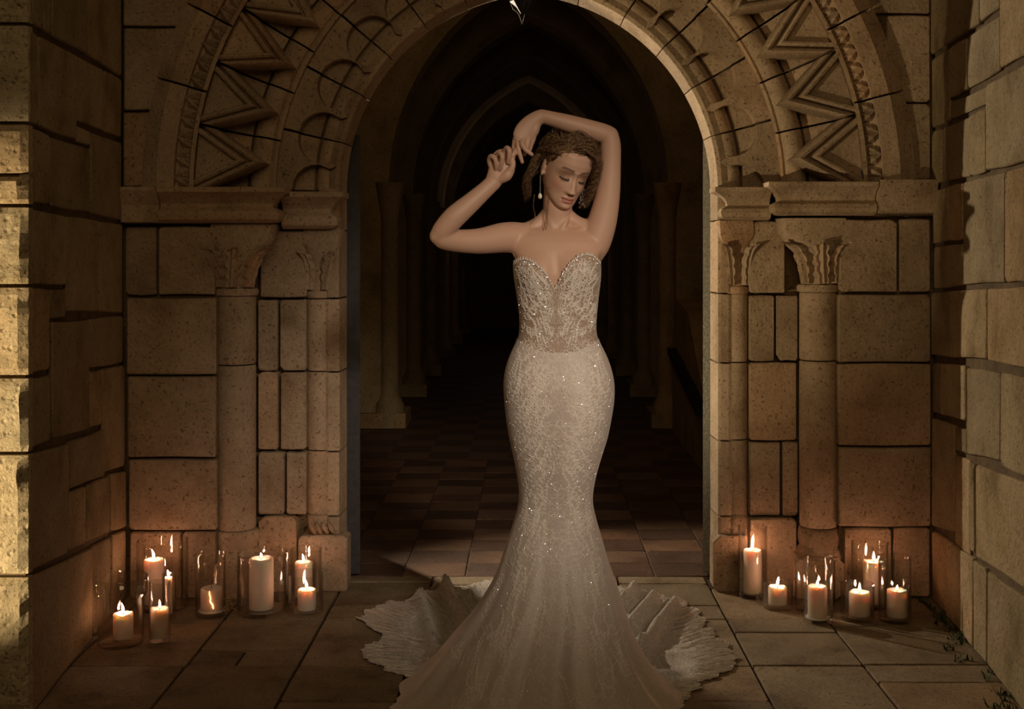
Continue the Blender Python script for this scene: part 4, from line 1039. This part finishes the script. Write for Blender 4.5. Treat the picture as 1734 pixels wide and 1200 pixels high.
# ---- gown
def cloth(name, c_hi, c_lo, rough, bump=.35, lace=0.0, scale=1.0):
    m, t, b = nt(name); L = t.links
    g = N(t, 'ShaderNodeNewGeometry')
    w = N(t, 'ShaderNodeTexNoise', Scale=14.0 * scale, Detail=2.0, Distortion=1.4); L.new(g.outputs['Position'], w.inputs['Vector'])
    mx = N(t, 'ShaderNodeVectorMath', operation='MULTIPLY_ADD'); mx.inputs[1].default_value = (.09,) * 3; L.new(w.outputs['Color'], mx.inputs[0]); L.new(g.outputs['Position'], mx.inputs[2])
    v = N(t, 'ShaderNodeTexVoronoi', feature='DISTANCE_TO_EDGE', Scale=42.0 * scale); L.new(mx.outputs[0], v.inputs['Vector'])
    r = ramp(t, [(.02, c_hi), (.13, c_lo)]); L.new(v.outputs['Distance'], r.inputs[0]); L.new(r.outputs[0], b.inputs['Base Color'])
    fn = N(t, 'ShaderNodeTexNoise', Scale=420.0, Detail=2.0); L.new(g.outputs['Position'], fn.inputs['Vector'])
    hr = ramp(t, [(.0, (1, 1, 1)), (.15, (0, 0, 0))]); L.new(v.outputs['Distance'], hr.inputs[0])
    ad = N(t, 'ShaderNodeMath', operation='MULTIPLY_ADD'); ad.inputs[1].default_value = .35; L.new(fn.outputs['Fac'], ad.inputs[0]); L.new(hr.outputs[0], ad.inputs[2])
    bu = N(t, 'ShaderNodeBump'); bu.inputs['Strength'].default_value = bump; bu.inputs['Distance'].default_value = .004; L.new(ad.outputs[0], bu.inputs['Height']); L.new(bu.outputs[0], b.inputs['Normal'])
    b.inputs['Roughness'].default_value = rough; b.inputs['Sheen Weight'].default_value = .3; b.inputs['Sheen Roughness'].default_value = .4
    if lace:
        ar = ramp(t, [(.05, (1, 1, 1)), (.22, (1 - lace,) * 3)]); L.new(v.outputs['Distance'], ar.inputs[0]); L.new(ar.outputs[0], b.inputs['Alpha'])
    return m
M['gown'] = cloth('ivory_tulle_over_satin', (.58, .50, .43), (.53, .445, .38), .5, .18)
M['nude'] = cloth('sheer_nude_bodice', (.50, .38, .285), (.37, .25, .18), .6, .35, 0, 1.5)
M['train'] = cloth('lace_train', (.80, .72, .63), (.58, .50, .42), .55, .8, .28, 1.6)
M['lace'] = plain('ivory_lace_thread', (.72, .64, .555), .6, 0, .3, 300, .12)
M['bead'] = plain('crystal_bead', (.95, .93, .9), .16, 1.0)
axisx = 938
def neck_y(px): return float(np.interp(px, [862, 870, 878, 886, 900, 915, 926, 933, 936, 940, 944, 950, 962, 976, 990, 1003, 1013, 1022], [456, 447, 440, 437, 441, 452, 465, 480, 487, 487, 479, 464, 446, 434, 429, 433, 444, 456]))
NA = 168
def bod_y(phi, s):
    if math.sin(phi) < 0.02:
        L_, R_ = gi(GL, 450), gi(GR, 450); c = math.cos(phi); e = 2.25; k = (abs(c) ** e + abs(math.sin(phi)) ** e) ** (-1 / e)
        top = neck_y((L_ + R_) / 2 + (R_ - L_) / 2 * k * c)
    else: top = 456
    return top + (592 - top) * s
phis = [2 * math.pi * j / NA for j in range(NA)]
gown = MB(); gown.loft([[gown_xy(p, bod_y(p, i / 36)) for p in phis] for i in range(37)], cap=False)
bodice = gown.build('bodice', M['nude'], None, True, False)
gm = MB(); ys = [592 + (1174.6 - 592) * i / 120 for i in range(121)]
def vwaist(phi, y):                     # the skirt joins the bodice along a V
    if y > 640: return y
    c = math.cos(phi); s = math.sin(phi); dip = (-14 + 34 * abs(c) ** .8) if s < 0 else 20
    return y - max(0, dip) * (640 - y) / 48
gm.loft([[gown_xy(p, vwaist(p, y)) + Vector((math.cos(p) * .002, math.sin(p) * .002, 0)) for p in phis] for y in ys], cap=False)
skirt = gm.build('gown', M['gown'], None, True, False); under(skirt); tag(skirt, 'fitted ivory lace mermaid gown skirt')
bodice.parent = skirt; tag(bodice, 'sheer strapless bodice with a plunging sweetheart neckline')

# lace appliqué: scrolls, fronds and vines worked on the surface
def gpt(px, py, off=.0010):
    L_, R_ = gi(GL, py), gi(GR, py); cx = (L_ + R_) / 2; hwp = (R_ - L_) / 2; c = max(-.985, min(.985, (px - cx) / hwp)); e = 2.25
    s = -(max(0, 1 - abs(c) ** e)) ** (1 / e); phi = math.atan2(s, c)
    p = gown_xy(phi, py); nrm = Vector((math.cos(phi), math.sin(phi) * 1.2, 0)).normalized()
    return p + nrm * off
lace = MB()
def thread(P, r=.0013): 
    if len(P) > 1: lace.tube(P, [r * (.6 + .6 * math.sin(math.pi * (k + .5) / len(P))) for k in range(len(P))], 4)
def inside(px, py, m=4): return gi(GL, py) + m < px < gi(GR, py) - m
def scroll(px, py, sz, ang, hand, r=.0013, turns=1.5, leaves=6, lim=None):
    P = []; tail = None; n = 26
    for k in range(n):
        s = k / (n - 1); th = ang + hand * s * turns * 2 * math.pi; rr = sz * (1 - s) ** .9
        x, y = px + rr * math.cos(th), py + rr * math.sin(th) * .95
        P.append((x, y))
    for k in range(2, 16, max(1, 14 // max(1, leaves))):
        x, y = P[k]; dx, dy = P[k + 1][0] - P[k - 1][0], P[k + 1][1] - P[k - 1][1]; l = math.hypot(dx, dy) + 1e-6; nx, ny = -dy / l * hand, dx / l * hand
        w = sz * .42 * (1 - k / 30); lf = [(x + (-nx) * w * q - dx / l * w * .9 * q * q, y + (-ny) * w * q - dy / l * w * .9 * q * q) for q in (0, .3, .6, .85, 1.0)]
        if all(inside(a, b_) and (lim is None or lim(a, b_)) for a, b_ in lf): thread([gpt(a, b_) for a, b_ in lf], r * 1.15)
    Q_ = [gpt(a, b_) for a, b_ in P if inside(a, b_) and (lim is None or lim(a, b_)) and 432 < b_ < 1172]
    # drop curves broken by the edge
    if len(Q_) == n or (len(Q_) > 8 and all((Q_[i + 1] - Q_[i]).length < .02 for i in range(len(Q_) - 1))): thread(Q_, r)
def vine(px, py, ln, ang, bend, r=.0012, leafs=8, lim=None):
    P = []; x, y, a = px, py, ang; st = ln / 16
    for k in range(17):
        P.append((x, y)); x += math.cos(a) * st; y += math.sin(a) * st; a += bend / 16 * math.cos(k * .5)
    ok = [inside(*p) and (lim is None or lim(*p)) and 432 < p[1] < 1172 for p in P]
    if not all(ok): return
    thread([gpt(*p) for p in P], r)
    for k in range(1, 16, max(1, 16 // leafs)):
        for sd in (-1, 1):
            a = math.atan2(P[k + 1][1] - P[k][1], P[k + 1][0] - P[k][0]) + sd * .85; w = ln * .11
            lf = [(P[k][0] + math.cos(a - sd * .5 * q) * w * q, P[k][1] + math.sin(a - sd * .5 * q) * w * q) for q in (0, .35, .7, 1)]
            if all(inside(*q) and (lim is None or lim(*q)) for q in lf): thread([gpt(*q) for q in lf], r * 1.2)
def bod_lim(x, y):                     # stay below the neckline and off the plunge
    plunge = 6 * max(0, (548 - y) / 70) if y < 548 else 0
    return y > neck_y(x) + 3 and abs(x - axisx) > plunge + .5
random.seed(3)
def ax_at(y): return axisx + (y - 470) * .035
for k in range(150):
    y = random.uniform(445, 584); o = random.uniform(7, 68) if y < 560 else random.uniform(3, 60)
    sz = random.uniform(5, 11) * (1.1 if y < 500 else .95); an = random.uniform(0, 6.28); hd = random.choice((-1, 1)); kind = random.random(); bd = random.uniform(-2.5, 2.5); va = -1.57 + random.uniform(.0, .8)
    for m in (-1, 1):
        cx = ax_at(y) + m * o
        if kind < .62: scroll(cx, y, sz, an if m > 0 else math.pi - an, hd * m, .00125, 1.3, 5, bod_lim)
        else: vine(cx, y, sz * 2.8, va if m > 0 else math.pi - va, bd * m, .0012, 7, bod_lim)
# dense edge of the plunge and the cups
for m in (-1, 1):
    for off in (0, 3, 6):
        P = []
        for k in range(24):
            y = 486 + (548 - 486) * k / 23; P.append(gpt(ax_at(y) + m * (5.5 * (548 - y) / 62 + 1.5 + off + 1.2 * math.sin(k * 1.3)), y))
        thread(P, .0016)
edge = [gpt(x, neck_y(x) + .5, .001) for x in np.linspace(870, 1016, 120)]
lace.tube(edge, .0022, 5)
for x in np.linspace(872, 1014, 64):      # little leaves standing along the neckline
    y = neck_y(x); a = random.uniform(-2.4, -.7); thread([gpt(x, y + 2, .002), gpt(x + 2.5 * math.cos(a), y - .5 + 2.2 * math.sin(a), .003), gpt(x + 4 * math.cos(a), y + 3.6 * math.sin(a), .001)], .0017)
for k in range(170):
    y = 590 + 560 * random.random() ** 1.25; hwp = (gi(GR, y) - gi(GL, y)) / 2; o = random.uniform(4, hwp * .94); cxm = (gi(GL, y) + gi(GR, y)) / 2
    sz = random.uniform(9, 20); an = random.uniform(0, 6.28); hd = random.choice((-1, 1)); kind = random.random(); bd = random.uniform(-3, 3); va = random.uniform(.9, 1.5)
    for m in (-1, 1):
        cx = cxm + m * o
        if kind < .5: scroll(cx, y, sz, an if m > 0 else math.pi - an, hd * m, .0019, 1.35, 6)
        else: vine(cx, y, sz * 3.6, va if m > 0 else math.pi - va, bd * m, .0017, 8)
# long sweeping scrolls over the hips, and a centre ornament
for m in (-1, 1):
    for (x, y, sz, an, hd) in ((20, 640, 17, 1.2, 1), (42, 620, 16, 2.4, -1), (58, 668, 17, .4, 1), (26, 690, 18, 2.0, -1), (48, 720, 17, .8, 1), (20, 745, 16, 2.6, 1), (38, 775, 15, 1.0, -1)):
        scroll((gi(GL, y) + gi(GR, y)) / 2 + m * x, y, sz, an if m > 0 else math.pi - an, hd * m, .0025, 1.4, 7)
for y in range(600, 1140, 26):
    scroll((gi(GL, y) + gi(GR, y)) / 2 + 4 * math.sin(y), y, 6, 1.57, 1, .0013, 1.0, 4)
lo = lace.build('lace_applique', M['lace'], None, True, False); lo.parent = skirt; tag(lo, 'raised ivory lace scrolls', kind='stuff')
bd = MB(); ico = [(0, 0, 1), (.894, 0, .447), (.276, .851, .447), (-.724, .526, .447), (-.724, -.526, .447), (.276, -.851, .447), (.724, .526, -.447), (-.276, .851, -.447), (-.894, 0, -.447), (-.276, -.851, -.447), (.724, -.526, -.447), (0, 0, -1)]
icf = [(0, 1, 2), (0, 2, 3), (0, 3, 4), (0, 4, 5), (0, 5, 1), (1, 6, 2), (2, 7, 3), (3, 8, 4), (4, 9, 5), (5, 10, 1), (6, 7, 2), (7, 8, 3), (8, 9, 4), (9, 10, 5), (10, 6, 1), (11, 7, 6), (11, 8, 7), (11, 9, 8), (11, 10, 9), (11, 6, 10)]
def bead(p, r):
    to_l = (Vector((1.55, -5.6, 2.9)) - p).normalized(); to_c = (Vector((0, -D, H)) - p).normalized()
    n = (to_l + to_c).normalized() + Vector((random.gauss(0, .14), random.gauss(0, .14), random.gauss(0, .14))); n.normalize(); u = n.orthogonal().normalized(); w = n.cross(u)
    ring = [p + (u * math.cos(k * math.pi / 3) + w * math.sin(k * math.pi / 3)) * r for k in range(6)]; top = [q.lerp(p, .35) + n * r * .4 for q in ring]
    bd.add(ring + top + [p - n * r * .8], [(0 + k, (k + 1) % 6, 6 + (k + 1) % 6, 6 + k) for k in range(6)] + [(6, 7, 8, 9, 10, 11)] + [((k + 1) % 6, k, 12) for k in range(6)])
for k in range(520):
    y = random.uniform(450, 1165); x = random.uniform(gi(GL, y) + 3, gi(GR, y) - 3)
    if y < 592 and not bod_lim(x, y): continue
    bead(gpt(x, y, .002), random.uniform(.0008, .0016))
for x in np.linspace(874, 1012, 70): bead(gpt(x + random.uniform(-1, 1), neck_y(x) + random.uniform(0, 7), .003), .0014)
bo = bd.build('crystal_beads', M['bead'], None, False, False); bo.parent = skirt; tag(bo, 'tiny sparkling beads', kind='stuff')

# ---- train spread on the paving
def zf(a, b): return fl(580 + a / 2.55, 840 + b / 2.55)
poly = [zf(*q) for q in [(640, 365), (560, 385), (480, 405), (400, 412), (335, 420), (305, 455), (215, 462), (140, 482), (70, 530), (120, 570), (185, 610), (120, 650), (85, 700), (140, 724), (250, 780), (320, 790), (400, 850), (500, 935), (700, 1010), (1000, 1010), (1250, 980), (1400, 918), (1510, 850), (1560, 800), (1640, 770), (1700, 715), (1650, 640), (1570, 570), (1530, 500), (1480, 470), (1440, 460), (1340, 430), (1260, 400), (1180, 395), (1000, 372), (820, 362)]]
pc = Vector((.10, -1.05, 0)); per = [0]
for a, b_ in zip(poly, poly[1:] + poly[:1]): per.append(per[-1] + (b_ - a).length)
NT, NRt = 900, 26; segs = poly + poly[:1]
rdg = [([(440, 425), (470, 490), (540, 590)], .060, .017), ([(335, 455), (365, 560), (400, 715), (470, 700), (560, 600)], .052, .018), ([(600, 420), (520, 440), (450, 430)], .035, .018),
       ([(1262, 420), (1190, 500)], .050, .018), ([(1345, 470), (1240, 600)], .060, .017), ([(1435, 500), (1345, 620), (1290, 720)], .062, .018), ([(1290, 720), (1240, 660)], .04, .018), ([(300, 520), (240, 600), (290, 700)], .012, .02), ([(1400, 600), (1380, 700), (1420, 800)], .012, .02)]
rdg = [([zf(*q) for q in P], h, w) for P, h, w in rdg]
def seg_d(p, a, b_):
    t_ = max(0, min(1, (p - a).dot(b_ - a) / max(1e-9, (b_ - a).length_squared))); return (p - a - (b_ - a) * t_).length
def th_(p, tt, ang):
    h = .006 + .010 * (.5 + .5 * math.sin(ang * 23 + 3 * mnoise.noise(p * 6))) * (1 - tt) + .012 * abs(mnoise.noise(p * 13)) * (1 - .6 * tt)
    for P, hh, w in rdg:
        dmin = min(seg_d(p, a, b_) for a, b_ in zip(P, P[1:])); 
        if dmin < .08: h += hh * math.exp(-(dmin / w) ** 2 / 2)
    return h
tm_ = MB(); rings = [[] for _ in range(NRt + 1)]
si = 0
for k in range(NT):
    u = per[-1] * k / NT
    while per[si + 1] < u: si += 1
    a, b_ = segs[si], segs[si + 1]; p = a.lerp(b_, (u - per[si]) / (per[si + 1] - per[si])); dv = p - pc; ang = math.atan2(dv.y, dv.x)
    # scalloped, frayed lace edge
    sc_ = .028 * abs(math.sin(u * 24 + 2 * mnoise.noise(Vector((u * 4, 3, 0))))) + .030 * mnoise.noise(Vector((u * 22, 1, 0))) + .016 * (random.random() - .5)
    out = pc + dv.normalized() * (dv.length - .012 + sc_)
    inn = pc + dv.normalized() * min(dv.length * .55, .20)
    for i in range(NRt + 1):
        tt = i / NRt; q = inn.lerp(out, tt); z = th_(q, tt, ang) if i < NRt else .003 + .004 * random.random()
        rings[i].append((q.x, q.y, z))
tm_.loft(rings, cap=False)
train = tm_.build('train', M['train'], None, True, False); under(train); tag(train, 'frayed lace train spread over the paving')
# threads of the lace border
fm = MB()
for k in range(0, NT, 1):
    ri_ = random.randrange(NRt - 9, NRt - 1); a = Vector(rings[ri_][k]); b_ = Vector(rings[min(NRt, ri_ + 4)][(k + random.randrange(-3, 4)) % NT]); c = Vector(rings[NRt][(k + random.randrange(-4, 5)) % NT])
    fm.tube([a + Vector((0, 0, .002)), b_ + Vector((0, 0, .003)), c + Vector((0, 0, .001))], [.0010, .0015, .0007], 3)
fo = fm.build('lace_fringe', M['lace'], None, False, False); fo.parent = train; tag(fo, kind='stuff')

# ---- jewellery
M['pearl'] = plain('pearl', (.85, .78, .66), .18, 0.1); M['gold'] = plain('gold', (.8, .55, .25), .25, 1.0); M['crystal'] = plain('cut_crystal', (.9, .88, .82), .08, .85)
ear_l = hw_((-.079, .004, -.036)); e1 = empty('earring', ear_l); under(e1); e1.matrix_parent_inverse = Matrix.Translation(-PB); tag(e1, 'long drop earring with a pearl')
def kid(mb_, nm, mt, par): 
    o = mb_.build(nm, M[mt], None, True); o.parent = par; return o
m_ = MB(); m_.tube([(0, 0, 0), (0, 0, -.01), (-.001, 0, -.055)], .0014, 6); kid(m_, 'chain', 'crystal', e1)
for k in range(7):
    m_ = MB(); m_.add([Vector((-.0001 * k, 0, -.008 - .0068 * k)) + Vector(q) * .0022 for q in ico], icf); o = m_.build('stone', M['crystal'], None, False); o.parent = e1
m_ = MB(); m_.lathe([(.0006, .009), (.003, .007), (.0062, .001), (.007, -.004), (.005, -.009), (.0008, -.0115)], 16, (-.001, 0, -.066)); kid(m_, 'pearl', 'pearl', e1)
e2 = empty('earring', hw_((.074, -.012, -.045))); under(e2); tag(e2, 'sparkling crystal cluster earring on the right of the picture')
for k in range(34):
    t_ = k / 33; p = Vector((random.uniform(-.010, .010) * (.4 + t_ * .9), random.uniform(-.012, .0), -.062 * t_)); m_ = MB(); r = random.uniform(.0016, .0034)
    m_.add([p + Vector((q[0] * r, q[1] * r, q[2] * r * 1.5)) for q in ico], icf); o = m_.build('stone', M['crystal'], None, False); o.parent = e2
m_ = MB(); rc_ = bp(882, 243, -.099)
ringpts = [rc_ + Vector((.0098 * math.cos(a), .0098 * math.sin(a), .003 * math.cos(a))) for a in [2 * math.pi * k / 20 for k in range(21)]]
m_.tube(ringpts, .0012, 6); rg = m_.build('finger_ring', M['gold'], None, True); under(rg)
